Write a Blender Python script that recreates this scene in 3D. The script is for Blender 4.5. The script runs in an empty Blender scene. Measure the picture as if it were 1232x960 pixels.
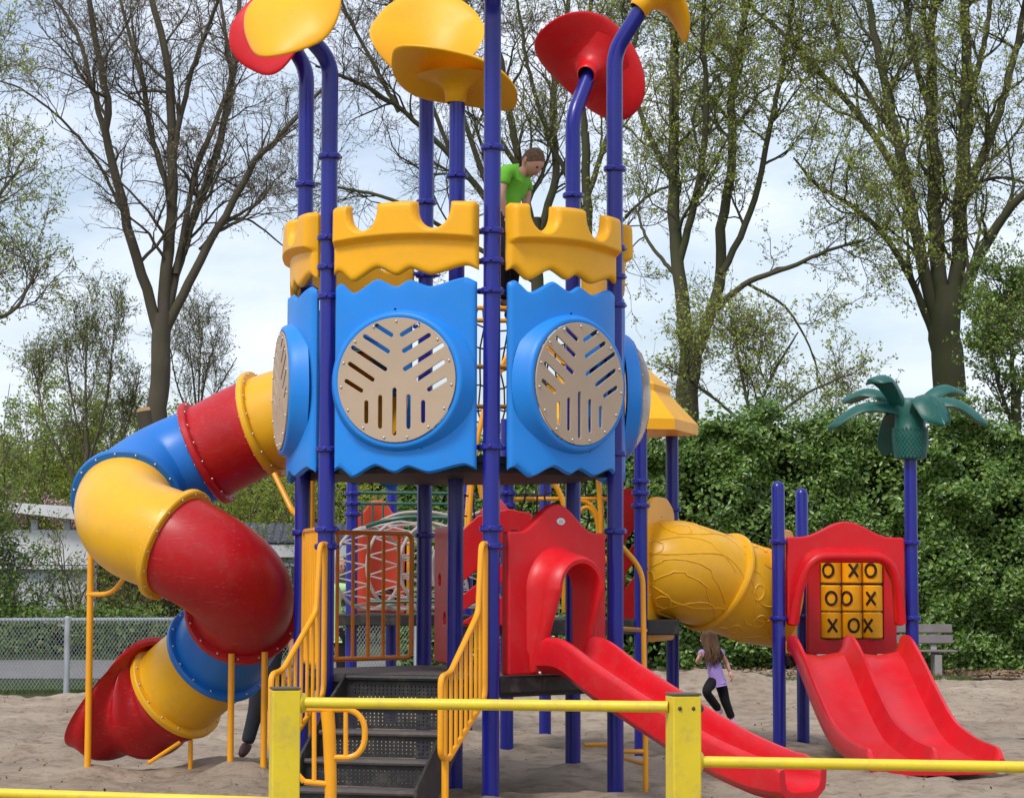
import bpy, math, random
import numpy as np
from mathutils import Vector, Matrix, Quaternion
R = math.radians
PI = math.pi
sc = bpy.context.scene
COL = sc.collection
rng = np.random.default_rng(7)
random.seed(7)

# ------------------------------------------------------------------ camera, sky, sun, exposure
FPX = 2800.0; PITCH = math.atan(218 / FPX); ROLL = 0.0022; EYE = 1.6
cam_d = bpy.data.cameras.new('camera'); cam = bpy.data.objects.new('camera', cam_d); COL.objects.link(cam)
cam_d.sensor_width = 36; cam_d.lens = FPX / 1232 * 36; cam_d.clip_start = 0.1; cam_d.clip_end = 3000
cam.matrix_world = Matrix.Translation((0, 0, EYE)) @ Matrix.Rotation(PI / 2 + PITCH, 4, 'X') @ Matrix.Rotation(ROLL, 4, 'Z')
sc.camera = cam
SUN_EL, SUN_AZ = R(52), R(-32)     # azimuth measured from behind the camera, negative = from the left
sdir = Vector((math.sin(SUN_AZ) * math.cos(SUN_EL), -math.cos(SUN_AZ) * math.cos(SUN_EL), math.sin(SUN_EL)))
w = bpy.data.worlds.new('World'); sc.world = w; w.use_nodes = True
nt = w.node_tree; nt.nodes.clear()
out = nt.nodes.new('ShaderNodeOutputWorld'); bg = nt.nodes.new('ShaderNodeBackground')
sky = nt.nodes.new('ShaderNodeTexSky'); sky.sky_type = 'NISHITA'; sky.sun_disc = False
sky.sun_elevation = SUN_EL; sky.sun_rotation = math.atan2(sdir.x, sdir.y); sky.air_density = 1.0; sky.dust_density = 2.0
tc = nt.nodes.new('ShaderNodeTexCoord'); mp = nt.nodes.new('ShaderNodeMapping'); mp.inputs['Scale'].default_value = (1, 1, 2.6)
mp.inputs['Location'].default_value = (.37, .1, .25)
n1 = nt.nodes.new('ShaderNodeTexNoise'); n1.inputs['Scale'].default_value = 5.5; n1.inputs['Detail'].default_value = 7; n1.inputs['Roughness'].default_value = .55
cr = nt.nodes.new('ShaderNodeValToRGB'); cr.color_ramp.elements[0].position = .38; cr.color_ramp.elements[1].position = .68
cr.color_ramp.elements[0].color = (.25, .25, .25, 1); cr.color_ramp.elements[1].color = (.97, .97, .97, 1)
mx = nt.nodes.new('ShaderNodeMix'); mx.data_type = 'RGBA'
mx.inputs['B'].default_value = (7.3, 7.7, 8.7, 1)
nt.links.new(tc.outputs['Generated'], mp.inputs['Vector']); nt.links.new(mp.outputs[0], n1.inputs['Vector'])
nt.links.new(n1.outputs['Fac'], cr.inputs[0]); nt.links.new(cr.outputs[0], mx.inputs['Factor'])
nt.links.new(sky.outputs[0], mx.inputs['A']); nt.links.new(mx.outputs['Result'], bg.inputs['Color'])
bg.inputs['Strength'].default_value = 0.1
nt.links.new(bg.outputs[0], out.inputs['Surface'])
sun_d = bpy.data.lights.new('sun', 'SUN'); sun_d.energy = 1.5; sun_d.angle = R(14); sun_d.color = (1, .96, .9)
sun = bpy.data.objects.new('sun', sun_d); COL.objects.link(sun); sun.rotation_euler = sdir.to_track_quat('Z', 'Y').to_euler()
sc.view_settings.view_transform = 'Standard'; sc.view_settings.look = 'None'
sc.view_settings.exposure = 0.62; sc.view_settings.gamma = 1
sc.render.engine = 'CYCLES'
sc.cycles.max_bounces = 6; sc.cycles.transparent_max_bounces = 4

# ------------------------------------------------------------------ measuring helpers
def P(px, py, D):
    """point at distance D (world Y) that the surveyed photo position px,py corresponds to"""
    x, y = px - 616, py - 480
    c, s = math.cos(-ROLL), math.sin(-ROLL)
    x, y = c * x - s * y, s * x + c * y
    d = Vector((x / FPX, math.cos(PITCH) + y / FPX * math.sin(PITCH), math.sin(PITCH) - y / FPX * math.cos(PITCH)))
    d = d * (D / d.y)
    return Vector((d.x, D, EYE + d.z))

def tag(o, label=None, cat=None, group=None, kind=None):
    if label: o['label'] = label
    if cat: o['category'] = cat
    if group: o['group'] = group
    if kind: o['kind'] = kind
    return o
def thing(name, label, cat, loc=(0, 0, 0), group=None, rz=0):
    o = bpy.data.objects.new(name, None); COL.objects.link(o); o.location = loc; o.rotation_euler.z = rz
    o.empty_display_size = .2
    return tag(o, label, cat, group)
def link_mesh(name, me, mat, parent=None):
    o = bpy.data.objects.new(name, me); COL.objects.link(o)
    if mat is not None and len(me.materials) == 0:
        for m in (mat if isinstance(mat, (list, tuple)) else [mat]): me.materials.append(m)
    if parent is not None:
        o.parent = parent
        pm = Matrix.Identity(4); q = parent
        while q is not None:
            pm = q.matrix_basis @ pm; q = q.parent
        o.matrix_parent_inverse = Matrix.Identity(4)
        o.matrix_basis = pm.inverted()          # geometry is written in world space
    return o
def np_mesh(name, verts, faces4=None, faces3=None, smooth=True):
    me = bpy.data.meshes.new(name)
    verts = np.asarray(verts, dtype=np.float32).reshape(-1, 3)
    f4 = np.zeros((0, 4), np.int32) if faces4 is None else np.asarray(faces4, np.int32).reshape(-1, 4)
    f3 = np.zeros((0, 3), np.int32) if faces3 is None else np.asarray(faces3, np.int32).reshape(-1, 3)
    me.vertices.add(len(verts)); me.vertices.foreach_set('co', verts.ravel())
    nl = f4.size + f3.size
    me.loops.add(nl); me.loops.foreach_set('vertex_index', np.concatenate([f4.ravel(), f3.ravel()]))
    me.polygons.add(len(f4) + len(f3))
    st = np.concatenate([np.arange(len(f4)) * 4, f4.size + np.arange(len(f3)) * 3]).astype(np.int32)
    me.polygons.foreach_set('loop_start', st)
    if smooth: me.polygons.foreach_set('use_smooth', np.ones(len(st), bool))
    me.update(calc_edges=True)
    return me

class MB:
    def __init__(s): s.v = []; s.f = []
    def add(s, vs, fs, M=None):
        n = len(s.v)
        if M is not None: vs = [M @ Vector(v) for v in vs]
        s.v += [tuple(v) for v in vs]; s.f += [tuple(i + n for i in f) for f in fs]
        return s
    def mesh(s, me, M=None):
        return s.add([v.co.copy() for v in me.vertices], [tuple(p.vertices) for p in me.polygons], M)
    def box(s, size, M=None, bev=0):
        x, y, z = (a / 2 for a in size)
        if bev <= 0:
            vs = [(i * x, j * y, k * z) for k in (-1, 1) for j in (-1, 1) for i in (-1, 1)]
            return s.add(vs, [(0, 2, 3, 1), (4, 5, 7, 6), (0, 1, 5, 4), (2, 6, 7, 3), (0, 4, 6, 2), (1, 3, 7, 5)], M)
        rings = []
        b = min(bev, x * .9, y * .9, z * .9)
        prof = [(-z, b), (-z + b, 0), (z - b, 0), (z, b)]
        vs = []
        for zz, ins in prof:
            X, Y = x - ins, y - ins
            c = b * .6 if ins == 0 else 0
            c = min(c, X * .5, Y * .5)
            vs += [(X - c, -Y, zz), (X, -Y + c, zz), (X, Y - c, zz), (X - c, Y, zz), (-X + c, Y, zz), (-X, Y - c, zz), (-X, -Y + c, zz), (-X + c, -Y, zz)]
        fs = [tuple(range(7, -1, -1)), tuple(range(24, 32))]
        for r in range(3):
            for k in range(8): fs.append((r * 8 + k, r * 8 + (k + 1) % 8, r * 8 + 8 + (k + 1) % 8, r * 8 + 8 + k))
        return s.add(vs, fs, M)
    def loft(s, rings, closed=True, caps=True):
        n = len(rings[0]); vs = [v for r in rings for v in r]; fs = []
        for i in range(len(rings) - 1):
            for k in range(n if closed else n - 1):
                a, b = i * n + k, i * n + (k + 1) % n
                fs.append((a, b, b + n, a + n))
        if caps and closed:
            fs.append(tuple(range(n - 1, -1, -1))); fs.append(tuple(range((len(rings) - 1) * n, len(rings) * n)))
        return s.add(vs, fs)
    def tube(s, pts, r, S=12, caps=True, up=None):
        pts = [Vector(p) for p in pts]; n = len(pts)
        rr = r if isinstance(r, (list, tuple)) else [r] * n
        T = []
        for i in range(n):
            a = pts[max(0, i - 1)]; b = pts[min(n - 1, i + 1)]
            t = (b - a)
            T.append(t.normalized() if t.length > 1e-9 else Vector((0, 0, 1)))
        u = up or (Vector((0, 0, 1)) if abs(T[0].z) < .9 else Vector((1, 0, 0)))
        u = (u - T[0] * u.dot(T[0])).normalized(); rings = []
        for i in range(n):
            if i: u = T[i - 1].rotation_difference(T[i]) @ u
            u = (u - T[i] * u.dot(T[i])).normalized(); v = T[i].cross(u)
            rings.append([pts[i] + (u * math.cos(2 * PI * k / S) + v * math.sin(2 * PI * k / S)) * rr[i] for k in range(S)])
        return s.loft(rings, True, caps)
    def lathe(s, prof, S=24, M=None, caps=False):
        m = MB(); rings = [[Vector((r * math.cos(2 * PI * k / S), r * math.sin(2 * PI * k / S), z)) for k in range(S)] for r, z in prof]
        m.loft(rings, True, caps); return s.add(m.v, m.f, M)
    def ball(s, c, r, S=8, sc3=(1, 1, 1)):
        prof = [(max(1e-4, math.sin(PI * k / S)), -math.cos(PI * k / S)) for k in range(S + 1)]
        M = Matrix.Translation(Vector(c)) @ Matrix.Diagonal((r * sc3[0], r * sc3[1], r * sc3[2], 1))
        return s.lathe(prof, S + 4, M)
    def build(s, name, mat, parent=None, sharp=35):
        o = s.build_(name, mat, parent, sharp)
        if name == 'bolts': o['kind'] = 'stuff'
        return o
    def build_(s, name, mat, parent=None, sharp=35):
        me = bpy.data.meshes.new(name); me.from_pydata(s.v, [], s.f)
        me.polygons.foreach_set('use_smooth', np.ones(len(me.polygons), bool))
        me.update()
        if sharp: me.set_sharp_from_angle(angle=R(sharp))
        return link_mesh(name, me, mat, parent)

def rnd(pts, r, n=5, closed=False):
    """round the corners of a polyline"""
    pts = [Vector(p) for p in pts]; o = []; N = len(pts)
    for i, p in enumerate(pts):
        if not closed and i in (0, N - 1): o.append(p); continue
        a, b = pts[i - 1], pts[(i + 1) % N]
        ra = min(r, (a - p).length * .48); rb = min(r, (b - p).length * .48)
        p0 = p + (a - p).normalized() * ra; p1 = p + (b - p).normalized() * rb
        for k in range(n + 1):
            t = k / n; o.append(p0 * (1 - t) ** 2 + p * 2 * t * (1 - t) + p1 * t * t)
    return o
def cat(pts, n=8):
    pts = [Vector(p) for p in pts]; o = []
    for i in range(len(pts) - 1):
        p0 = pts[max(0, i - 1)]; p1 = pts[i]; p2 = pts[i + 1]; p3 = pts[min(len(pts) - 1, i + 2)]
        for k in range(n):
            t = k / n
            o.append(.5 * ((2 * p1) + (p2 - p0) * t + (2 * p0 - 5 * p1 + 4 * p2 - p3) * t * t + (3 * p1 - p0 - 3 * p2 + p3) * t ** 3))
    return o + [pts[-1]]
def plate(loops, thick, bev=.008, res=2):
    """flat board in local XY from outline loops (later loops are holes), rounded edges"""
    cu = bpy.data.curves.new('tmp', 'CURVE'); cu.dimensions = '2D'; cu.fill_mode = 'BOTH'
    cu.extrude = max(1e-4, thick / 2 - bev); cu.bevel_depth = bev; cu.bevel_resolution = res; cu.offset = -bev
    for L in loops:
        sp = cu.splines.new('POLY'); sp.points.add(len(L) - 1)
        for i, p in enumerate(L): sp.points[i].co = (p[0], p[1], 0, 1)
        sp.use_cyclic_u = True
    ob = bpy.data.objects.new('tmp', cu); me = bpy.data.meshes.new_from_object(ob)
    bpy.data.objects.remove(ob); bpy.data.curves.remove(cu)
    return me
def circ(cx, cy, r, n=40, ry=None): return [(cx + r * math.cos(2 * PI * k / n), cy + (ry or r) * math.sin(2 * PI * k / n)) for k in range(n)]
def frame(o, xdir, zdir):
    """matrix with local X=xdir, Z=zdir (Y = z cross x)"""
    x = Vector(xdir).normalized(); z = Vector(zdir).normalized(); y = z.cross(x).normalized(); z = x.cross(y)
    M = Matrix((x, y, z)).transposed().to_4x4(); M.translation = Vector(o); return M

# ------------------------------------------------------------------ materials
MATS = {}
def mat(name, col, rough=.5, spec=.5, bump=0, bscale=30, var=0, vscale=4, dirt=0, coat=0, metal=0, scratch=0, col2=None, detail=4, streak=False):
    if name in MATS: return MATS[name]
    m = bpy.data.materials.new(name); m.use_nodes = True; n = m.node_tree.nodes; l = m.node_tree.links
    b = n['Principled BSDF']; b.inputs['Base Color'].default_value = (*col, 1); b.inputs['Roughness'].default_value = rough
    b.inputs['Specular IOR Level'].default_value = spec; b.inputs['Metallic'].default_value = metal
    if coat: b.inputs['Coat Weight'].default_value = coat; b.inputs['Coat Roughness'].default_value = .15
    t = n.new('ShaderNodeTexCoord'); last = None
    src = t.outputs['Object']
    if streak:
        mpn = n.new('ShaderNodeMapping'); mpn.inputs['Scale'].default_value = (1, 1, .12); l.new(src, mpn.inputs[0]); src = mpn.outputs[0]
    if var:
        no = n.new('ShaderNodeTexNoise'); no.inputs['Scale'].default_value = vscale; no.inputs['Detail'].default_value = detail
        l.new(src, no.inputs['Vector'])
        mr = n.new('ShaderNodeMapRange'); mr.inputs['From Min'].default_value = .3; mr.inputs['From Max'].default_value = .7
        l.new(no.outputs['Fac'], mr.inputs['Value'])
        mi = n.new('ShaderNodeMix'); mi.data_type = 'RGBA'
        mi.inputs['A'].default_value = (*col, 1)
        c2 = col2 or tuple(c * (1 - var) + .02 * var for c in col)
        mi.inputs['B'].default_value = (*c2, 1)
        l.new(mr.outputs[0], mi.inputs['Factor']); last = mi.outputs['Result']
    if dirt:
        no = n.new('ShaderNodeTexNoise'); no.inputs['Scale'].default_value = 9; no.inputs['Detail'].default_value = 9; no.inputs['Roughness'].default_value = .75
        l.new(t.outputs['Object'], no.inputs['Vector'])
        mr = n.new('ShaderNodeMapRange'); mr.inputs['From Min'].default_value = .5; mr.inputs['From Max'].default_value = .72; mr.inputs['To Max'].default_value = dirt
        l.new(no.outputs['Fac'], mr.inputs['Value'])
        mi = n.new('ShaderNodeMix'); mi.data_type = 'RGBA'; mi.inputs['A'].default_value = (*col, 1); mi.inputs['B'].default_value = (.22, .18, .14, 1)
        if last: l.new(last, mi.inputs['A'])
        l.new(mr.outputs[0], mi.inputs['Factor']); last = mi.outputs['Result']
        ad = n.new('ShaderNodeMath'); ad.operation = 'MULTIPLY_ADD'; ad.inputs[1].default_value = .5; ad.inputs[2].default_value = rough
        l.new(mr.outputs[0], ad.inputs[0]); l.new(ad.outputs[0], b.inputs['Roughness'])
    if scratch:
        mpn = n.new('ShaderNodeMapping'); mpn.inputs['Scale'].default_value = (3, 18, 60); mpn.inputs['Rotation'].default_value = (.5, .4, .8)
        l.new(t.outputs['Object'], mpn.inputs[0])
        no = n.new('ShaderNodeTexNoise'); no.inputs['Scale'].default_value = 2.2; no.inputs['Detail'].default_value = 6; l.new(mpn.outputs[0], no.inputs['Vector'])
        mr = n.new('ShaderNodeMapRange'); mr.inputs['From Min'].default_value = .62; mr.inputs['From Max'].default_value = .74; mr.inputs['To Max'].default_value = scratch
        l.new(no.outputs['Fac'], mr.inputs['Value'])
        mi = n.new('ShaderNodeMix'); mi.data_type = 'RGBA'; mi.inputs['A'].default_value = (*col, 1); mi.inputs['B'].default_value = (*[min(1, c * .5 + .4) for c in col], 1)
        if last: l.new(last, mi.inputs['A'])
        l.new(mr.outputs[0], mi.inputs['Factor']); last = mi.outputs['Result']
    if last: l.new(last, b.inputs['Base Color'])
    if bump:
        no = n.new('ShaderNodeTexNoise'); no.inputs['Scale'].default_value = bscale; no.inputs['Detail'].default_value = 5
        l.new(src, no.inputs['Vector'])
        bp = n.new('ShaderNodeBump'); bp.inputs['Strength'].default_value = min(1, bump); bp.inputs['Distance'].default_value = .01
        l.new(no.outputs['Fac'], bp.inputs['Height']); l.new(bp.outputs[0], b.inputs['Normal'])
    MATS[name] = m; return m
def leafmat(name, c1, c2, c3=None, rough=.45, trans=.25):
    m = bpy.data.materials.new(name); m.use_nodes = True; n = m.node_tree.nodes; l = m.node_tree.links
    b = n['Principled BSDF']; b.inputs['Roughness'].default_value = rough
    g = n.new('ShaderNodeNewGeometry'); r = n.new('ShaderNodeValToRGB'); l.new(g.outputs['Random Per Island'], r.inputs[0])
    r.color_ramp.elements[0].color = (*c1, 1); r.color_ramp.elements[1].color = (*c2, 1)
    if c3: e = r.color_ramp.elements.new(.5); e.color = (*c2, 1); r.color_ramp.elements[2].color = (*c3, 1); r.color_ramp.elements[2].position = .97
    l.new(r.outputs[0], b.inputs['Base Color'])
    tr = n.new('ShaderNodeBsdfTranslucent'); l.new(r.outputs[0], tr.inputs['Color'])
    ms = n.new('ShaderNodeMixShader'); ms.inputs[0].default_value = trans
    l.new(b.outputs[0], ms.inputs[1]); l.new(tr.outputs[0], ms.inputs[2]); l.new(ms.outputs[0], n['Material Output'].inputs['Surface'])
    return m

POST = mat('post_blue_paint', (.012, .016, .25), .27, .42, bump=.04, bscale=14, var=.12, vscale=3, coat=.12)
BLUE = mat('panel_blue_plastic', (.014, .25, .78), .40, .35, bump=.06, bscale=90, var=.12, vscale=1.6, dirt=.09)
BLUE2 = mat('tube_blue_plastic', (.010, .175, .60), .36, .4, bump=.06, bscale=60, var=.15, vscale=1.6, dirt=.06)
YEL = mat('yellow_plastic', (.95, .45, .004), .42, .35, bump=.06, bscale=70, var=.12, vscale=2, dirt=.10)
YELT = mat('tube_yellow_plastic', (.88, .46, .014), .34, .4, bump=.05, bscale=60, var=.16, vscale=1.7, dirt=.14, scratch=.25)
RED = mat('red_plastic', (.68, .008, .014), .38, .38, bump=.06, bscale=60, var=.16, vscale=1.8, dirt=.12)
REDT = mat('tube_red_plastic', (.50, .006, .010), .38, .38, bump=.06, bscale=50, var=.28, vscale=1.7, dirt=.14, scratch=.25)
REDS = mat('slide_red_plastic', (.70, .010, .020), .30, .42, bump=.04, bscale=50, var=.2, vscale=3, dirt=.14, scratch=.12)
ORG = mat('orange_metal_paint', (.92, .39, .005), .33, .5, bump=.04, bscale=30, var=.12, vscale=3, dirt=.12)
ORG2 = mat('railing_orange_paint', (.72, .21, .006), .38, .5, bump=.04, bscale=30, var=.14, vscale=3, dirt=.15)
TAN = mat('tan_board', (.47, .355, .25), .55, .3, bump=.10, bscale=120, var=.08, vscale=3, dirt=.08)
BOLT = mat('zinc_bolt', (.55, .55, .55), .35, .5, metal=.8)
BLACK = mat('black_rubber_metal', (.022, .021, .022), .55, .4, bump=.25, bscale=80, var=.2, dirt=.35)
DECK = mat('deck_coating', (.10, .085, .08), .7, .3, bump=.3, bscale=60, var=.3, dirt=.5)
GREEN = mat('green_plastic', (.004, .105, .082), .42, .45, bump=.1, bscale=60, var=.2, dirt=.15)
GREENM = mat('green_metal', (.01, .09, .06), .4, .5, dirt=.1)
BARR = mat('barrier_yellow_paint', (.80, .60, .025), .42, .45, bump=.15, bscale=18, var=.14, vscale=3.5, dirt=.38)
STEEL = mat('galvanised_steel', (.42, .45, .47), .5, .5, bump=.2, bscale=60, var=.25, metal=.35)
ROPE = mat('grey_rope', (.42, .38, .36), .8, .2, bump=.4, bscale=200)
DROPE = mat('dark_rope', (.05, .04, .045), .8, .2)
SKIN = mat('skin', (.62, .33, .235), .5, .4, var=.1)
HAIR1 = mat('short_brown_hair', (.21, .125, .075), .8, .2, bump=1, bscale=120, var=.6, vscale=50)
HAIR2 = mat('long_brown_hair', (.065, .034, .02), .8, .25, bump=.9, bscale=70, var=.6, vscale=22, col2=(.15, .085, .05), streak=True)
HAIR3 = mat('blond_hair', (.45, .33, .2), .6, .4, bump=.6, bscale=120)
LIME = mat('lime_shirt', (.20, .62, .05), .75, .2, bump=.5, bscale=18, var=.25, vscale=8)
LILAC = mat('lilac_shirt', (.42, .29, .68), .8, .2, bump=.5, bscale=22, var=.15)
PALEG = mat('pale_green_shirt', (.40, .62, .28), .8, .2, bump=.3)
DARKP = mat('black_trousers', (.014, .013, .016), .8, .2, bump=.5, bscale=25)
JEANS = mat('grey_jeans', (.035, .042, .055), .85, .2, bump=.5, bscale=30, var=.4)
SHOE = mat('pink_sock_shoe', (.50, .33, .42), .7, .2)
DSHOE = mat('dark_shoe', (.05, .02, .02), .6, .3)
INK = mat('dark_ink', (.03, .018, .01), .6, .3)
BARK = mat('bark_grey_brown', (.10, .082, .064), .9, .2, bump=1, bscale=26, var=.5, vscale=6, col2=(.085, .075, .045), streak=True)
BARKG = mat('bark_mossy', (.085, .072, .048), .9, .2, bump=1, bscale=26, var=.7, vscale=5, col2=(.065, .075, .032), streak=True)
TWIG = mat('twig_brown', (.16, .12, .09), .9, .15, var=.3)
CUTW = mat('sawn_wood', (.45, .27, .13), .8, .2, bump=.3, bscale=40, var=.2)
WHITE = mat('white_cladding', (.70, .71, .72), .6, .3, var=.1, dirt=.1)
GREYW = mat('pale_grey_wall', (.58, .60, .64), .7, .3, var=.15, dirt=.15)
GLASS = mat('dark_window', (.03, .035, .045), .1, .6)
TILE = mat('grey_roof_tile', (.10, .11, .14), .6, .3, var=.3, vscale=8)
PLANK = mat('weathered_plank', (.20, .17, .17), .8, .2, bump=.5, bscale=40, var=.25, streak=False)
CONC = mat('concrete', (.32, .30, .28), .85, .2, var=.2, bump=.3)
BUDL = leafmat('bud_leaves', (.16, .15, .07), (.26, .26, .10), rough=.7)
SPRG = leafmat('spring_leaves', (.14, .20, .035), (.27, .36, .07), rough=.55, trans=.35)
OLIV = leafmat('olive_leaves', (.22, .27, .030), (.44, .52, .09), rough=.6, trans=.45)
HEDG = leafmat('hedge_leaves', (.038, .088, .014), (.10, .195, .028), (.22, .33, .07), rough=.30, trans=.2)
BRIG = leafmat('bright_leaves', (.07, .15, .02), (.15, .27, .04), (.3, .36, .08), rough=.4, trans=.3)
PINKF = leafmat('pink_blossom', (.55, .30, .38), (.7, .45, .52), rough=.7)
DEADL = leafmat('dry_leaves', (.09, .05, .025), (.28, .16, .07), rough=.8, trans=.05)
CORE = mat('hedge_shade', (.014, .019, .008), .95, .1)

BUBBLE = mat('smoky_clear_plastic', (.62, .52, .45), .12, .5)
_b = BUBBLE.node_tree.nodes['Principled BSDF']; _b.inputs['Transmission Weight'].default_value = .65; _b.inputs['IOR'].default_value = 1.15
def sand_mat():
    m = bpy.data.materials.new('sand'); m.use_nodes = True; n = m.node_tree.nodes; l = m.node_tree.links
    b = n['Principled BSDF']; b.inputs['Roughness'].default_value = .95; b.inputs['Specular IOR Level'].default_value = .15
    t = n.new('ShaderNodeTexCoord')
    def noise(s, d, rr=.55):
        q = n.new('ShaderNodeTexNoise'); q.inputs['Scale'].default_value = s; q.inputs['Detail'].default_value = d; q.inputs['Roughness'].default_value = rr
        l.new(t.outputs['Object'], q.inputs['Vector']); return q.outputs['Fac']
    a = noise(.5, 4); c = noise(5, 6, .7); f = noise(130, 3, .8)
    r1 = n.new('ShaderNodeValToRGB'); l.new(a, r1.inputs[0])
    r1.color_ramp.elements[0].position = .35; r1.color_ramp.elements[0].color = (.47, .37, .275, 1)
    r1.color_ramp.elements[1].position = .65; r1.color_ramp.elements[1].color = (.66, .54, .41, 1)
    r2 = n.new('ShaderNodeValToRGB'); l.new(c, r2.inputs[0])
    r2.color_ramp.elements[0].position = .33; r2.color_ramp.elements[0].color = (.52, .47, .43, 1)
    r2.color_ramp.elements[1].position = .52; r2.color_ramp.elements[1].color = (1, 1, 1, 1)
    mu = n.new('ShaderNodeMix'); mu.data_type = 'RGBA'; mu.blend_type = 'MULTIPLY'; mu.inputs['Factor'].default_value = .8
    l.new(r1.outputs[0], mu.inputs['A']); l.new(r2.outputs[0], mu.inputs['B'])
    r3 = n.new('ShaderNodeMapRange'); r3.inputs['To Min'].default_value = .8; r3.inputs['To Max'].default_value = 1.15; l.new(f, r3.inputs['Value'])
    mv = n.new('ShaderNodeMix'); mv.data_type = 'RGBA'; mv.blend_type = 'MULTIPLY'; mv.inputs['Factor'].default_value = 1
    l.new(mu.outputs['Result'], mv.inputs['A']); l.new(r3.outputs[0], mv.inputs['B']); l.new(mv.outputs['Result'], b.inputs['Base Color'])
    bp = n.new('ShaderNodeBump'); bp.inputs['Strength'].default_value = 1; bp.inputs['Distance'].default_value = .09
    ad = n.new('ShaderNodeMath'); ad.operation = 'MULTIPLY_ADD'; ad.inputs[1].default_value = .25
    l.new(f, ad.inputs[0])
    vo = n.new('ShaderNodeTexVoronoi'); vo.feature = 'SMOOTH_F1'; vo.inputs['Scale'].default_value = 3.4; vo.inputs['Smoothness'].default_value = .35; l.new(t.outputs['Object'], vo.inputs['Vector'])
    vm = n.new('ShaderNodeMapRange'); vm.inputs['From Min'].default_value = .05; vm.inputs['From Max'].default_value = .42; vm.inputs['To Min'].default_value = 0; vm.inputs['To Max'].default_value = .55; l.new(vo.outputs['Distance'], vm.inputs['Value'])
    av = n.new('ShaderNodeMath'); l.new(noise(7, 7, .72), av.inputs[0]); l.new(vm.outputs[0], av.inputs[1]); l.new(av.outputs[0], ad.inputs[2]); l.new(ad.outputs[0], bp.inputs['Height']); l.new(bp.outputs[0], b.inputs['Normal'])
    return m
SAND = sand_mat()
GRASSG = mat('grass_ground', (.055, .075, .025), .95, .1, bump=1, bscale=40, var=.8, vscale=2.5, col2=(.10, .085, .05))
PATH = mat('path_asphalt', (.21, .20, .195), .9, .2, bump=.3, bscale=80, var=.2, vscale=1.5)
SOIL = mat('soil_strip', (.10, .075, .05), .95, .1, bump=1, bscale=30, var=.5, vscale=6)

# ------------------------------------------------------------------ ground
def value_noise(x, y, s, seed):
    g = np.random.default_rng(seed).random((128, 128))
    X = x / s; Y = y / s; xi = np.floor(X).astype(int); yi = np.floor(Y).astype(int)
    fx = X - xi; fy = Y - yi; fx = fx * fx * (3 - 2 * fx); fy = fy * fy * (3 - 2 * fy)
    a = g[xi % 128, yi % 128]; b = g[(xi + 1) % 128, yi % 128]; c = g[xi % 128, (yi + 1) % 128]; d = g[(xi + 1) % 128, (yi + 1) % 128]
    return (a * (1 - fx) + b * fx) * (1 - fy) + (c * (1 - fx) + d * fx) * fy - .5
m = MB(); m.add([(-600, -30, -.06), (600, -30, -.06), (600, 1500, -.06), (-600, 1500, -.06)], [(0, 1, 2, 3)])
tag(m.build('ground', GRASSG), kind='structure')
def sandz(x, y):
    return value_noise(x, y, 1.3, 3) * .07 + value_noise(x, y, .42, 4) * .075 + value_noise(x, y, .19, 5) * .05 + value_noise(x, y, .09, 6) * .018
nx, ny = 330, 500
xs = np.linspace(-9, 11, nx); ys = 9 + (41.8 - 9) * np.linspace(0, 1, ny) ** 1.35
X, Y = np.meshgrid(xs, ys); Z = sandz(X, Y) + .0
hx, hy = -.435, 18.05
for (cx, cy, rr, hh) in [(-2.3, 19.9, .55, .10), (-.45, 19.6, .8, .05), (.5, 18.9, .5, .06), (-3.3, 20.2, .4, -.08), (2.9, 33, 1.2, .35), (2.48, 21.96, .35, .05), (2.0, 15.3, .4, -.08), (-2.9, 18.6, .5, -.04)] + [(-.435 + 1.275 * math.cos(.2273 - PI / 2 + k * PI / 3), 18.05 + 1.275 * math.sin(.2273 - PI / 2 + k * PI / 3), .2, .05) for k in range(6)] + [(-3.5, 19.3, .22, .05), (-2.25, 18.65, .35, .11), (-1.98, 18.6, .3, .09), (-.05, 21.7, .25, .05), (.34, 24.1, .25, .05), (3.73, 20.1, .5, -.05)]:
    Z += hh * np.exp(-((X - cx) ** 2 + (Y - cy) ** 2) / rr ** 2)
# the pit's rim falls away under the verge along the fence
vs = np.stack([X, Y, Z], -1).reshape(-1, 3)
idx = np.arange(nx * ny).reshape(ny, nx)
f4 = np.stack([idx[:-1, :-1], idx[:-1, 1:], idx[1:, 1:], idx[1:, :-1]], -1).reshape(-1, 4)
keep = ~((vs[f4[:, 0], 0] < -1.2) & (vs[f4[:, 0], 1] > 32.6 + (vs[f4[:, 0], 0] + 7.5) * .32))
tag(link_mesh('sand_pit', np_mesh('sand_pit', vs, f4[keep]), SAND), kind='structure')
m = MB(); m.add([(-40, 33.6, -.035), (0, 36, -.035), (0, 60, -.035), (-40, 60, -.035)], [(0, 1, 2, 3)]); tag(m.build('verge', GRASSG), kind='structure')
m = MB(); m.add([(-40, 36.2, -.01), (-1, 38.5, -.01), (-1, 47, -.01), (-40, 47, -.01)], [(0, 1, 2, 3)])
tag(m.build('path', PATH), kind='structure')
m = MB(); m.add([(.5, 38.5, .012), (12, 38.0, .012), (30, 38, .012), (30, 46, .012), (.5, 46, .012)], [(0, 1, 2, 3, 4)])
tag(m.build('soil_border', SOIL), kind='structure')

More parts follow.
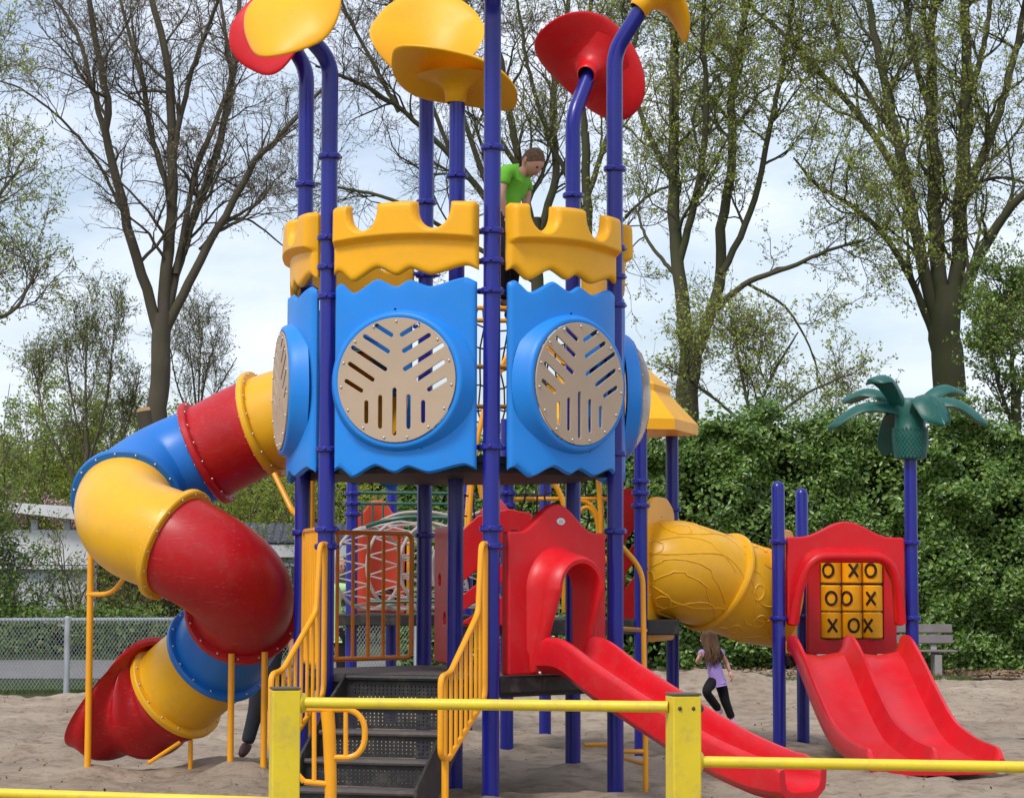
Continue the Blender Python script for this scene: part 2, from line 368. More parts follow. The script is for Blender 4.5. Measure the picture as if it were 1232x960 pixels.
# leaf-card helper ------------------------------------------------------------
def leaves_mesh(name, c, size, nrm=None, aspect=.5, fold=True, seed=0, long_dir=None, flat=.0):
    r = np.random.default_rng(seed); N = len(c)
    n = r.normal(size=(N, 3)) if nrm is None else nrm + r.normal(size=(N, 3)) * .55
    n /= np.linalg.norm(n, axis=1, keepdims=True)
    a = r.normal(size=(N, 3)) if long_dir is None else long_dir + r.normal(size=(N, 3)) * .5
    a -= n * (a * n).sum(1, keepdims=True); a /= np.linalg.norm(a, axis=1, keepdims=True)
    b = np.cross(n, a); s = (size * (.65 + .7 * r.random(N)))[:, None] if np.isscalar(size) else size[:, None]
    h = s * aspect * .5
    if fold:
        v = np.stack([c - a * s * .5, c - a * s * .1 + b * h + n * h * .35, c - a * s * .1 - b * h + n * h * .35, c + a * s * .22 + b * h * .8 + n * h * .3, c + a * s * .22 - b * h * .8 + n * h * .3, c + a * s * .5 - n * h * .3], 1)
        base = (np.arange(N) * 6)[:, None]
        f4 = (base + np.array([[0, 2, 4, 5]])).reshape(-1, 4); f4b = (base + np.array([[0, 5, 3, 1]])).reshape(-1, 4)
        return np_mesh(name, v.reshape(-1, 3), np.concatenate([f4, f4b]), smooth=False)
    v = np.stack([c - a * s * .5, c + b * h, c + a * s * .5, c - b * h], 1)
    f4 = (np.arange(N) * 4)[:, None] + np.array([[0, 1, 2, 3]])
    return np_mesh(name, v.reshape(-1, 3), f4, smooth=False)

# ------------------------------------------------------------------ trees
def norm(a): return a / np.maximum(np.linalg.norm(a, axis=-1, keepdims=True), 1e-9)
def grow(r, st, d, ln, rad, M, wander, up, tip=.25):
    N = len(st); pts = np.empty((N, M + 1, 3)); pts[:, 0] = st; d = d.copy(); step = (ln / M)[:, None]
    for k in range(M):
        d = norm(d + r.normal(size=(N, 3)) * wander + np.array([0, 0, up]))
        pts[:, k + 1] = pts[:, k] + d * step
    t = np.linspace(0, 1, M + 1)[None]
    return pts, rad[:, None] * (1 - t * (1 - tip))
def spawn(r, pts, rad, K, t0, t1, ang, upb=.15):
    N, M1, _ = pts.shape; i = np.repeat(np.arange(N), K if np.isscalar(K) else np.asarray(K)); t = r.uniform(t0, t1, len(i)) * (M1 - 1)
    k = np.minimum(t.astype(int), M1 - 2); fr = (t - k)[:, None]
    p = pts[i, k] * (1 - fr) + pts[i, k + 1] * fr; tan = norm(pts[i, k + 1] - pts[i, k])
    q = norm(np.cross(tan, r.normal(size=tan.shape))); a = (ang * (.7 + .6 * r.random(len(i))))[:, None]
    d = norm(tan * np.cos(a) + q * np.sin(a) + np.array([0, 0, upb]))
    rr = rad[i, k] * (1 - fr[:, 0]) + rad[i, k + 1] * fr[:, 0]
    return p, d, rr, t / (M1 - 1)
def tubes(pts, rad, S):
    N, M1, _ = pts.shape
    tan = norm(np.concatenate([pts[:, 1:2] - pts[:, :1], pts[:, 2:] - pts[:, :-2], pts[:, -1:] - pts[:, -2:-1]], 1)) if M1 > 2 else norm(np.repeat(pts[:, 1:] - pts[:, :1], 2, 1))
    u = norm(np.cross(tan, np.array([.31, .9, .22]))); v = np.cross(tan, u); a = np.arange(S) * 2 * PI / S
    V = pts[:, :, None] + (u[:, :, None] * np.cos(a)[None, None, :, None] + v[:, :, None] * np.sin(a)[None, None, :, None]) * rad[:, :, None, None]
    base = np.arange(N * M1 * S).reshape(N, M1, S); A = base[:, :-1]; B = base[:, 1:]
    F = np.stack([A, np.roll(A, -1, 2), np.roll(B, -1, 2), B], -1).reshape(-1, 4)
    return V.reshape(-1, 3), F
def joined(name, sets, mat_, parent):
    V, F, o = [], [], 0
    for v, f in sets: V.append(v); F.append(f + o); o += len(v)
    return link_mesh(name, np_mesh(name, np.concatenate(V), np.concatenate(F)), mat_, parent)
def resample(pts, n):
    p = np.array([list(v) for v in cat(pts, 8)]); s = np.r_[0, np.cumsum(np.linalg.norm(np.diff(p, axis=0), axis=1))]
    t = np.linspace(0, s[-1], n); return np.stack([np.interp(t, s, p[:, k]) for k in range(3)], 1)

def traced_tree(label, D, limbs, K=(13, 6, 5, 3), L=(2.4, 1.3, .65, .24), leaf=None, leaf_n=12000, leaf_s=.06, seed=1, bark=None, group='tall trees behind the playground', fine=.0045, up=.10, name='tree', droop=0):
    """limbs: list of (polyline [(px,py),...], radius0, radius1, depth drift at the tip)"""
    r = np.random.default_rng(seed); base = P(limbs[0][0][0][0], 720, D); base.z = 0
    root = thing(name, label, 'tree', base, group)
    big = []; LP = []; LR = []
    for pl, r0, r1, dd in limbs:
        n = len(pl); pts = [P(q[0], q[1], D + dd * (i / (n - 1)) ** 1.3) for i, q in enumerate(pl)]
        rs = resample(pts, 25); rs[1:-1] += r.normal(size=(23, 3)) * min(r1, .06) * .35
        rad = np.linspace(0, 1, 25); rad = r0 * (1 - rad) ** .8 + r1 * (1 - (1 - rad) ** .8)
        big.append(tubes(rs[None], rad[None], 10)); LP.append(rs); LR.append(rad)
    joined('trunk', big[:1], bark or BARK, root)
    if len(big) > 1: joined('limb', big[1:], bark or BARK, root)
    LP = np.array(LP[1:] if len(LP) > 1 else LP); LR = np.array(LR[1:] if len(LR) > 1 else LR)
    ll = np.linalg.norm(np.diff(LP, axis=1), axis=2).sum(1)
    p, d, rr, t = spawn(r, LP, LR, np.maximum(3, (ll * K[0] / 8.0)).astype(int), .12, 1.0, .75, .1)
    ln = L[0] * (1.15 - .6 * t) * r.uniform(.6, 1.3, len(p)); p1, r1 = grow(r, p, d, ln, np.clip(rr * .5, .012, .045), 9, .20, up)
    p, d, rr, t = spawn(r, p1, r1, K[1], .1, 1, .7, .05)
    ln = L[1] * (1.1 - .5 * t) * r.uniform(.6, 1.3, len(p)); p2, r2 = grow(r, p, d, ln, np.clip(rr * .6, .009, .03), 6, .22, up * .6 - droop, .4)
    p, d, rr, t = spawn(r, p2, r2, K[2], .1, 1, .75, .0)
    ln = L[2] * r.uniform(.6, 1.3, len(p)); p3, r3 = grow(r, p, d, ln, np.full(len(p), fine * 1.35), 3, .28, .02 - droop, .6)
    p, d, rr, t = spawn(r, p3, r3, K[3], .2, 1, .8, .0)
    ln = L[3] * r.uniform(.5, 1.4, len(p)); p4, r4 = grow(r, p, d, ln, np.full(len(p), fine), 1, .2, .03, .6)
    tag(joined('branches', [tubes(p1, r1, 6), tubes(p2, r2, 4)], bark or BARK, root), kind='stuff')
    tag(joined('twigs', [tubes(p3, r3, 3), tubes(p4, r4, 3)], TWIG, root), kind='stuff')
    ends = np.concatenate([p4[:, -1], p4[:, 0], p3[:, -1]])
    if leaf:
        i = r.choice(len(ends), leaf_n, replace=leaf_n > len(ends)); c = ends[i] + r.normal(size=(leaf_n, 3)) * leaf_s * .6
        tag(link_mesh('foliage', leaves_mesh('foliage', c, leaf_s, fold=False, aspect=.55, seed=seed), leaf, root), kind='stuff')
    return root

TREES = []
traced_tree('tall bare tree left of the tower, forking into many upright limbs above the spiral slide', 52, [
    ([(186, 720), (188, 600), (189, 505), (193, 440), (194, 395), (196, 378)], .25, .21, 0),
    ([(192, 405), (178, 355), (165, 315), (155, 280), (142, 222), (128, 165), (131, 130), (122, 90), (115, 50), (106, -10), (100, -60)], .13, .04, -2),
    ([(196, 400), (199, 340), (207, 250), (207, 180), (205, 120), (199, 60), (185, 10), (178, -60)], .15, .05, 0),
    ([(198, 390), (210, 335), (222, 290), (240, 245), (262, 180), (272, 130), (283, 60), (290, -50)], .12, .04, 2),
    ([(200, 395), (225, 345), (258, 282), (290, 225), (305, 195), (340, 160), (368, 128), (400, 95)], .12, .03, -1),
    ([(207, 240), (190, 190), (178, 140), (170, 90), (155, 40), (140, -20)], .075, .03, 2),
    ([(128, 168), (112, 110), (92, 40), (60, -10)], .07, .03, 1),
    ([(212, 330), (235, 210), (258, 150), (278, 90), (268, 20), (262, -50)], .07, .03, 3),
    ([(207, 200), (222, 120), (240, 60), (262, 0), (270, -40)], .07, .03, -2),
    ([(150, 262), (120, 200), (80, 150), (30, 110), (-10, 95)], .04, .015, -2),
    ([(240, 300), (270, 270), (300, 265), (345, 300)], .035, .015, 2)],
    K=(9, 6, 5, 3), L=(2.3, 1.25, .6, .24), leaf=BUDL, leaf_n=16000, leaf_s=.045, seed=11)
# sawn-off stub of a branch beside that trunk
r0 = thing('tree_stump', 'sawn-off trunk with a pale cut face beside the bare tree, just above the blue tube', 'tree', P(173, 720, 48) * 1)
m = MB(); a, b = P(181, 545, 48), P(173, 495, 48); m.tube([P(186, 720, 48), a, b], [.17, .15, .15], 16); m.build('trunk', BARK, r0)
m = MB(); ax = (b - a).normalized(); ax = (ax + Vector((-.05, -.55, -.1))).normalized(); m.tube([b - ax * .06, b + ax * .035], [.146, .146], 18); m.build('cut_face', CUTW, r0)

traced_tree('bare tree behind the tower with many twigs seen between the blue posts', 56, [
    ([(640, 720), (648, 500), (645, 330), (643, 262)], .19, .15, 0),
    ([(645, 300), (628, 215), (610, 120), (596, 30), (590, -60)], .12, .04, 0),
    ([(645, 290), (668, 215), (665, 120), (680, 30), (690, -60)], .11, .04, 2),
    ([(645, 330), (600, 262), (545, 190), (480, 130), (420, 95), (380, 80)], .10, .03, -2),
    ([(600, 262), (560, 150), (530, 60), (515, -40)], .08, .03, 1),
    ([(545, 190), (500, 80), (470, 0), (455, -60)], .06, .025, 2),
    ([(625, 205), (570, 110), (560, 20), (570, -50)], .07, .03, -1),
    ([(645, 340), (560, 290), (470, 240), (400, 225), (350, 215)], .07, .02, 2),
    ([(480, 135), (440, 60), (410, 0), (400, -50)], .06, .02, 0)],
    K=(15, 6, 5, 3), L=(2.5, 1.3, .62, .24), leaf=BUDL, leaf_n=16000, leaf_s=.045, seed=12, bark=BARKG)
traced_tree('slim dark tree right behind the red petal, its straight stem between the two right posts', 54, [
    ([(706, 720), (706, 400), (706, 250), (704, 160)], .15, .10, 0),
    ([(704, 170), (700, 90), (712, 0), (716, -60)], .09, .03, 0),
    ([(706, 240), (735, 150), (762, 60), (780, -40)], .07, .03, 1),
    ([(705, 260), (672, 190), (640, 100), (622, 0)], .07, .03, -1),
    ([(706, 330), (745, 270), (790, 230), (840, 215)], .05, .02, 2)],
    K=(13, 6, 5, 3), L=(2.2, 1.2, .6, .24), leaf=OLIV, leaf_n=9000, leaf_s=.06, seed=13, bark=BARKG)
traced_tree('two-stemmed tree with olive young leaves rising above the yellow roof', 50, [
    ([(826, 720), (826, 560), (828, 470), (832, 425)], .28, .24, 0),
    ([(830, 450), (822, 380), (814, 300), (810, 200), (812, 100), (806, 0), (800, -60)], .17, .06, 0),
    ([(833, 450), (848, 395), (868, 340), (866, 280), (880, 200), (882, 100), (900, 0), (905, -60)], .14, .05, 2),
    ([(845, 405), (862, 372), (900, 340), (950, 322), (1000, 300), (1040, 290)], .08, .02, -2),
    ([(816, 320), (838, 230), (850, 140), (846, 40), (850, -50)], .09, .03, -2),
    ([(868, 330), (905, 250), (925, 160), (945, 60), (960, -40)], .08, .03, 1),
    ([(900, 342), (945, 370), (975, 420), (985, 460)], .035, .012, 0),
    ([(812, 220), (775, 150), (760, 80), (750, 0)], .07, .03, 1),
    ([(812, 330), (780, 290), (765, 250)], .05, .02, 1)],
    K=(12, 6, 5, 3), L=(2.1, 1.2, .6, .24), leaf=OLIV, leaf_n=46000, leaf_s=.063, seed=14, bark=BARKG)
traced_tree('largest tree on the right with a thick trunk above the green palm top', 50, [
    ([(1142, 720), (1142, 560), (1140, 450), (1136, 380), (1141, 345)], .40, .33, 0),
    ([(1128, 390), (1112, 330), (1090, 220), (1075, 150), (1060, 80), (1045, 0), (1035, -60)], .15, .05, -1),
    ([(1134, 370), (1128, 300), (1124, 220), (1121, 130), (1120, 50), (1126, -50)], .18, .07, 1),
    ([(1146, 370), (1154, 290), (1158, 200), (1163, 100), (1160, 0), (1165, -60)], .18, .07, 2),
    ([(1155, 372), (1172, 320), (1205, 265), (1245, 215), (1290, 150)], .13, .04, -2),
    ([(1122, 400), (1100, 345), (1065, 285), (1020, 245), (980, 220), (955, 190)], .09, .02, -2),
    ([(1095, 240), (1050, 160), (990, 90), (935, 35), (880, -10)], .09, .03, 1),
    ([(1158, 240), (1190, 170), (1215, 90), (1230, 20), (1240, -50)], .11, .04, 0),
    ([(1122, 140), (1098, 60), (1085, -50)], .08, .03, 2),
    ([(1161, 130), (1185, 50), (1195, -50)], .08, .03, -1),
    ([(1078, 165), (1030, 90), (1000, 20), (990, -50)], .07, .03, 2)],
    K=(12, 6, 5, 3), L=(2.3, 1.25, .6, .24), leaf=OLIV, leaf_n=48000, leaf_s=.063, seed=15, bark=BARKG)
traced_tree('twiggy tree at the left edge whose crown reaches in from outside the photo', 44, [
    ([(-130, 720), (-130, 500), (-120, 420)], .25, .2, 0),
    ([(-120, 440), (-90, 350), (-50, 280), (-5, 240), (30, 190)], .09, .02, 1),
    ([(-120, 430), (-60, 330), (-30, 240), (-25, 150), (-10, 60)], .09, .02, -1),
    ([(-120, 460), (-70, 430), (-20, 390), (20, 370), (45, 320)], .07, .02, 0),
    ([(-120, 440), (-90, 300), (-95, 150), (-70, 0)], .10, .03, 2)],
    K=(12, 6, 5, 3), L=(1.9, 1.0, .5, .24), leaf=OLIV, leaf_n=12000, leaf_s=.06, seed=16)
traced_tree('slender young tree with pale stems and sparse leaves behind the left shrubs', 62, [
    ([(108, 720), (106, 600), (104, 520)], .09, .06, 0),
    ([(104, 540), (103, 450), (105, 370)], .045, .01, 0), ([(104, 560), (85, 470), (78, 410)], .04, .01, 1),
    ([(106, 560), (128, 480), (138, 390)], .04, .01, -1), ([(104, 600), (150, 520), (170, 440)], .04, .01, 1), ([(104, 600), (60, 520), (40, 440)], .04, .01, 1)],
    K=(16, 6, 5, 3), L=(1.5, .9, .5, .22), leaf=SPRG, leaf_n=6000, leaf_s=.075, seed=17, group='young trees behind the left shrubs', up=.4)
traced_tree('small fan-shaped tree with fine pale twigs between bare trunk and yellow tube', 60, [
    ([(236, 720), (238, 560), (238, 500)], .07, .05, 0),
    ([(238, 510), (232, 450), (225, 400)], .035, .01, 0), ([(238, 510), (250, 440), (262, 410)], .035, .01, 1),
    ([(238, 520), (215, 470), (205, 420)], .03, .01, -1), ([(238, 520), (262, 470), (285, 430)], .03, .01, 1), ([(238, 520), (240, 450), (243, 395)], .03, .01, 1)],
    K=(15, 6, 4, 3), L=(1.2, .8, .45, .22), leaf=SPRG, leaf_n=1800, leaf_s=.06, seed=18, group='young trees behind the left shrubs', up=.3)
traced_tree('green leafy tree at the right edge beyond the tall hedge', 47, [
    ([(1223, 720), (1223, 560), (1221, 470)], .13, .10, 0),
    ([(1221, 480), (1216, 400), (1218, 320)], .06, .02, 0), ([(1221, 490), (1243, 420), (1263, 340)], .06, .02, 1),
    ([(1221, 520), (1198, 450), (1190, 400)], .05, .02, -1), ([(1221, 560), (1258, 500), (1288, 450)], .05, .02, 1)],
    K=(15, 8, 6, 3), L=(1.0, .7, .4, .2), leaf=BRIG, leaf_n=22000, leaf_s=.075, seed=19, bark=BARKG)
traced_tree('thin leafy sapling rising from the hedge between the two big right trees', 47, [
    ([(900, 720), (902, 560), (905, 500)], .10, .07, 0),
    ([(905, 510), (890, 440), (880, 380)], .04, .015, 0), ([(905, 510), (930, 450), (960, 400)], .04, .015, 1),
    ([(905, 520), (860, 480), (800, 440)], .04, .015, 0), ([(905, 530), (960, 480), (1010, 455)], .04, .015, 0)],
    K=(12, 8, 6, 3), L=(1.5, .9, .5, .25), leaf=OLIV, leaf_n=7000, leaf_s=.07, seed=20, bark=BARKG)

# ------------------------------------------------------------------ hedges and shrubs
def hedge(name, label, x0, x1, y0, y1, h, n, leaf, size, seed, cat_='hedge', clump=.35, group=None, top=0.25, core=True, face_only=True):
    r = np.random.default_rng(seed); root = thing(name, label, cat_, ((x0 + x1) / 2, y0, 0), group)
    dpt = y1 - y0
    def bulge(x, z, s): return (value_noise(x + 50, z + 50, .9, s) * .5 + value_noise(x + 50, z + 50, .35, s + 1) * .35)
    def htop(x): return h + value_noise(x + 50, x * 0 + 3, 1.1, seed + 5) * top * 2 + value_noise(x + 50, x * 0 + 7, .4, seed + 6) * top
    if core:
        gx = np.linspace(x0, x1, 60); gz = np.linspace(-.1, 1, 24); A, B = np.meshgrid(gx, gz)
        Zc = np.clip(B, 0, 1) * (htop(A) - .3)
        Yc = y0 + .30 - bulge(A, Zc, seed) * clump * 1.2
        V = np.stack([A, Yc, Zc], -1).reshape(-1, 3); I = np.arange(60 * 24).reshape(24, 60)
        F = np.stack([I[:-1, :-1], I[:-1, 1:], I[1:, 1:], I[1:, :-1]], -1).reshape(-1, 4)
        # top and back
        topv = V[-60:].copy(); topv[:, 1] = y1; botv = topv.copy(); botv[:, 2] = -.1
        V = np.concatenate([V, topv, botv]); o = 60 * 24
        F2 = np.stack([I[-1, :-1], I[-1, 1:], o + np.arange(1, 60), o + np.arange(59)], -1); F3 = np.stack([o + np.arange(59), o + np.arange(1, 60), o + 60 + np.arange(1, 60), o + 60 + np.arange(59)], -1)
        link_mesh('shade_core', np_mesh('shade_core', V, np.concatenate([F, F2, F3])), CORE, root)  # near-black inner sheet: paints the hedge's inner shade and blocks light between leaves
    x = r.uniform(x0, x1, n); z = htop(x) * r.random(n) ** .95
    dep = r.random(n) ** 1.6 * .45
    y = y0 - bulge(x, z, seed) * clump * 1.6 + dep - .12 * np.sin(PI * z / h)
    onT = r.random(n) < .16
    z = np.where(onT, htop(x) + r.exponential(size=n) * .13 - .1, z); y = np.where(onT, y0 + r.random(n) * dpt, y)
    gap = value_noise(x + 50, z + 20, .55, seed + 9) + .5 * value_noise(x + 50, z + 20, .22, seed + 10)
    kp = r.random(n) < np.clip(.75 + gap * 1.6, .12, 1); x, y, z, onT = x[kp], y[kp], z[kp], onT[kp]; n = len(x)
    size = size * r.uniform(.55, 1.55, n) * (1 + .5 * value_noise(x + 50, z + 20, 1.6, seed + 11))
    c = np.stack([x, y, z], -1); nn = np.stack([r.normal(size=n) * .5, x * 0 - 1, x * 0 + .55 + r.normal(size=n) * .4], -1); nn[onT] = (0, -.3, 1)
    ld = np.stack([r.normal(size=n) * .6, x * 0 - .2, x * 0 + .3], -1)
    tag(link_mesh('foliage', leaves_mesh('foliage', c, size, nn, .55, True, seed, ld), leaf, root), kind='stuff')
    return root
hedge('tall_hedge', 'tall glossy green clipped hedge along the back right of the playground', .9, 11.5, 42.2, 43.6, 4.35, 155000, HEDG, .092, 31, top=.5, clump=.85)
# young leafy shoots growing out over the hedge top
r_ = np.random.default_rng(5)
def shrub(label, cx, cy, rx, ry, h, n, leaf, size, seed, name='shrub', group=None, stems=14, z0=0.0, stemmat=None, cat_='shrub'):
    r = np.random.default_rng(seed); root = thing(name, label, cat_, (cx, cy, 0), group)
    st = np.stack([cx + r.normal(size=stems) * rx * .25, cy + r.normal(size=stems) * ry * .25, np.zeros(stems)], -1)
    d = norm(np.stack([r.normal(size=stems) * .35 * rx / h * 2, r.normal(size=stems) * .35, np.ones(stems)], -1))
    p1, r1 = grow(r, st, d, r.uniform(.7, 1.05, stems) * h, np.full(stems, .03), 8, .12, .05, .3)
    p, dd, rr, t = spawn(r, p1, r1, 12, .2, 1, .7, .1); p2, r2 = grow(r, p, dd, r.uniform(.25, .5, len(p)) * min(h, 3) * .7, np.full(len(p), .010), 5, .2, .04, .4)
    p, dd, rr, t = spawn(r, p2, r2, 7, .2, 1, .7, .0); p3, r3 = grow(r, p, dd, r.uniform(.2, .45, len(p)), np.full(len(p), .006), 2, .2, .02, .6)
    tag(joined('branches', [tubes(p1, r1, 5), tubes(p2, r2, 4), tubes(p3, r3, 3)], stemmat or TWIG, root), kind='stuff')
    ends = np.concatenate([p3[:, -1], p3[:, 1], p2[:, -1]]); ends = ends[ends[:, 2] > z0]
    i = r.choice(len(ends), n); c = ends[i] + r.normal(size=(n, 3)) * size * 1.1
    tag(link_mesh('foliage', leaves_mesh('foliage', c, size, None, .55, False, seed), leaf, root), kind='stuff')
    return root
for k, (px, D, rx, h, n, lf, s, lab) in enumerate([
    (-60, 50, 1.7, 4.8, 12000, SPRG, .085, 'big light green leafy shrub at the left edge behind the pale wall'),
    (95, 66, 3.6, 7.2, 26000, OLIV, .085, 'brownish olive shrub behind the white flat roof, left of the tube'),
    (185, 66, 3.4, 6.2, 22000, OLIV, .085, 'olive brown bush rising behind the blue section of the tube'),
    (25, 67, 3.4, 7.6, 24000, SPRG, .085, 'taller green bush behind the left shrubs beside the slender tree'),
    (300, 62, 2.8, 4.4, 16000, OLIV, .085, 'olive bush seen beneath the red tube section'),
    (350, 64, 2.6, 4.2, 12000, OLIV, .08, 'olive bush behind the tiled house roof, left of the tower posts'),
    (430, 62, 2.6, 3.8, 12000, OLIV, .08, 'olive bush showing under the blue tower between its posts'),
    (245, 68, 3.0, 5.4, 18000, OLIV, .08, 'dark bush at the foot of the small fan-shaped tree')]):
    c = P(px, 700, D); shrub(lab, c.x, D, rx, 1.2, h, n, lf, s, 40 + k, group='bushes behind the left fence', stems=20, z0=.3)
for k, (px, D, rx, h, n, lf, s, lab) in enumerate([
    (15, 49.5, .9, 2.3, 3000, HEDG, .08, 'dark green evergreen bush in front of the pale wall at far left'),
    (100, 50.5, .8, 2.6, 1300, OLIV, .07, 'open bush with grey stems in front of the pale wall'),
    (162, 51, .6, 2.3, 1300, OLIV, .07, 'thin grey-green bush beside the orange support post')]):
    c = P(px, 700, D); shrub(lab, c.x, D, rx, .6, h, n, lf, s, 60 + k, group='bushes in front of the pale wall', stems=5)
hedge('thicket', 'olive brown thicket of distant trees massed behind the pavilion and bungalow', -24, -3.2, 74, 76, 5.6, 40000, OLIV, .20, 36, cat_='thicket', top=.8, clump=1.0)
hedge('low_hedge', 'low yellow-green hedge between the path and the pale wall', -15.5, -3.5, 48.8, 49.8, .95, 17000, BRIG, .10, 33, top=.2)
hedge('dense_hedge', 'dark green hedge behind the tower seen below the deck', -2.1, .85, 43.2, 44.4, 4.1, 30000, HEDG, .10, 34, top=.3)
shrub('small pink blossoming bush above the white flat roof', P(57, 700, 58).x, 60, .9, .5, 3.8, 1600, PINKF, .07, 71, stems=7, z0=3.0)

# ------------------------------------------------------------------ buildings behind the left fence
b = thing('pavilion', 'long white flat-roofed building with pale grey walls behind the left shrubs', 'building', P(60, 700, 58) * 1)
def wbox(name, mt, x0, x1, y0, y1, z0, z1, par, bev=0, label=None):
    m = MB(); m.box((x1 - x0, y1 - y0, z1 - z0), Matrix.Translation(((x0 + x1) / 2, (y0 + y1) / 2, (z0 + z1) / 2)), bev)
    o = m.build(name, mt, par)
    if label: o['label'] = label
    return o
xl, xr = P(-120, 0, 56).x, P(125, 0, 56).x
wbox('wall', GREYW, xl, xr, 56, 56.3, 0, 2.75, b)
wbox('wall', WHITE, xl, xr, 55.9, 55.97, 1.95, 2.78, b)
wbox('coping', GREYW, xl, xr, 55.8, 56.35, 1.84, 1.93, b)
m = MB(); m.add([(xl, 55.5, 3.52), (xr, 55.5, 2.98), (xr, 59, 2.98), (xl, 59, 3.52), (xl, 55.5, 3.62), (xr, 55.5, 3.30), (xr, 59, 3.30), (xl, 59, 3.62)], [(0, 3, 2, 1), (4, 5, 6, 7), (0, 1, 5, 4), (1, 2, 6, 5), (2, 3, 7, 6), (3, 0, 4, 7)])
m.build('roof', WHITE, b)
for i in range(5):
    x = P(-60 + i * 38, 0, 56.1).x; wbox('roof_post', GREYW, x - .08, x + .08, 55.95, 56.12, 2.79, 3.02, b)
b = thing('bungalow', 'low white house with a dark tiled roof seen right of the red tube', 'building', P(370, 700, 60) * 1)
xl, xr = P(285, 0, 60).x, P(432, 0, 60).x
wbox('wall', WHITE, xl + .1, xr - .2, 60, 60.3, 0, 2.3, b)
wbox('fascia', WHITE, xl, xr, 59.7, 59.86, 2.18, 2.5, b)
for px in (338, 372, 412):
    x = P(px, 0, 60).x; f = wbox('window', GLASS, x - .32, x + .32, 59.96, 59.985, .95, 1.95, b)
    wbox('frame', WHITE, x - .38, x + .38, 59.93, 59.955, 1.95, 2.02, f)
# tiled roof slope: rows of curved tiles, joined (each a few pixels at this distance)
rows = 5; nT = int((xr - xl) / .22)
m = MB(); m.add([(-.108, 0, 0), (-.05, 0, .05), (.05, 0, .05), (.108, 0, 0), (.108, .24, .105), (.05, .24, .15), (-.05, .24, .15), (-.108, .24, .105)],
              [(0, 1, 6, 7), (1, 2, 5, 6), (2, 3, 4, 5), (0, 3, 2, 1)])
tile = m.build('roof_tile', TILE, b)
for rI in range(rows):
    for k in range(nT):
        o = tile if rI == 0 and k == 0 else tile.copy()
        if o is not tile: COL.objects.link(o); o.parent = b
        o.matrix_basis = b.matrix_basis.inverted() @ Matrix.Translation((xl + (k + .5) * .22, 59.65 + rI * .22, 2.55 + rI * .095))
wbox('roof_base', TILE, xl, xr, 59.75, 61.5, 2.5, 2.545, b)

# ------------------------------------------------------------------ chain-link fence
f = thing('chain_link_fence', 'low grey chain-link fence with steel posts along the left edge of the sand', 'fence', P(77, 833, 33.3) * 1)
A = Vector((-10.5, 32.3, 0)); B_ = Vector((-1.3, 35.2, 0)); dv = (B_ - A); Ln = dv.length; dv.normalize()
Ht = 1.02
m = MB(); m.tube([A + Vector((0, 0, Ht)), B_ + Vector((0, 0, Ht))], .028, 10); m.build('top_rail', STEEL, f)
tpost = (P(77, 800, 33.4).x - A.x) / dv.x
for k in range(-1, 4):
    t = tpost + k * 2.6
    if 0 <= t <= Ln:
        q = A + dv * t; m = MB(); m.tube([q + Vector((0, 0, -.1)), q + Vector((0, 0, Ht + .03)), q + Vector((0, 0, Ht + .055))], [.045, .045, .02], 12); m.build('post', STEEL, f)
ps, pe = [], []; s = .052; nW = int(Ln / s)
for k in range(nW + 20):
    for sg in (1, -1):
        t0 = k * s - (10 * s if sg > 0 else 0); t1 = t0 + sg * Ht * .62; z0_, z1_ = 0.03, Ht - .02
        a0, a1 = t0, t1
        if min(a0, a1) < 0 or max(a0, a1) > Ln: continue
        ps.append(A + dv * a0 + Vector((0, -.02 if sg > 0 else -.03, z0_))); pe.append(A + dv * a1 + Vector((0, -.02 if sg > 0 else -.03, z1_)))
pts = np.stack([np.array([list(v) for v in ps]), np.array([list(v) for v in pe])], 1)
tag(joined('wire_mesh', [tubes(pts, np.full((len(ps), 2), .0033), 3)], STEEL, f), kind='stuff')
m = MB()   # wire ties wound over the rail
for k in range(int(Ln / .052)):
    q = A + dv * (k * .052) + Vector((0, 0, Ht)); m.tube([q + Vector((-.01, -.035, -.05)), q + Vector((0, -.036, .01)), q + Vector((.01, -.01, .036))], .006, 4)
tag(m.build('wire_ties', STEEL, f), kind='stuff')

# ------------------------------------------------------------------ bench
D = 39.5; c = P(1112, 700, D)
bn = thing('park_bench', 'grey plank bench standing in front of the tall hedge at right', 'bench', (c.x, D, 0))
for z, y in ((.80, D + .22), (.62, D + .17)):
    m = MB(); m.box((1.5, .035, .15), Matrix.Translation((c.x - .25, y, z)) @ Matrix.Rotation(-.2, 4, 'X'), .01); m.build('backrest_plank', PLANK, bn)
for y in (D - .22, D - .06, D + .1):
    m = MB(); m.box((1.5, .13, .035), Matrix.Translation((c.x - .25, y, .43)), .01); m.build('seat_plank', PLANK, bn)
for x in (c.x - .75, c.x + .18):
    m = MB(); m.box((.12, .42, .36), Matrix.Translation((x, D - .05, .19)), .01); m.box((.10, .09, .5), Matrix.Translation((x, D + .24, .58)) @ Matrix.Rotation(-.2, 4, 'X'), .01); m.build('leg', CONC, bn)

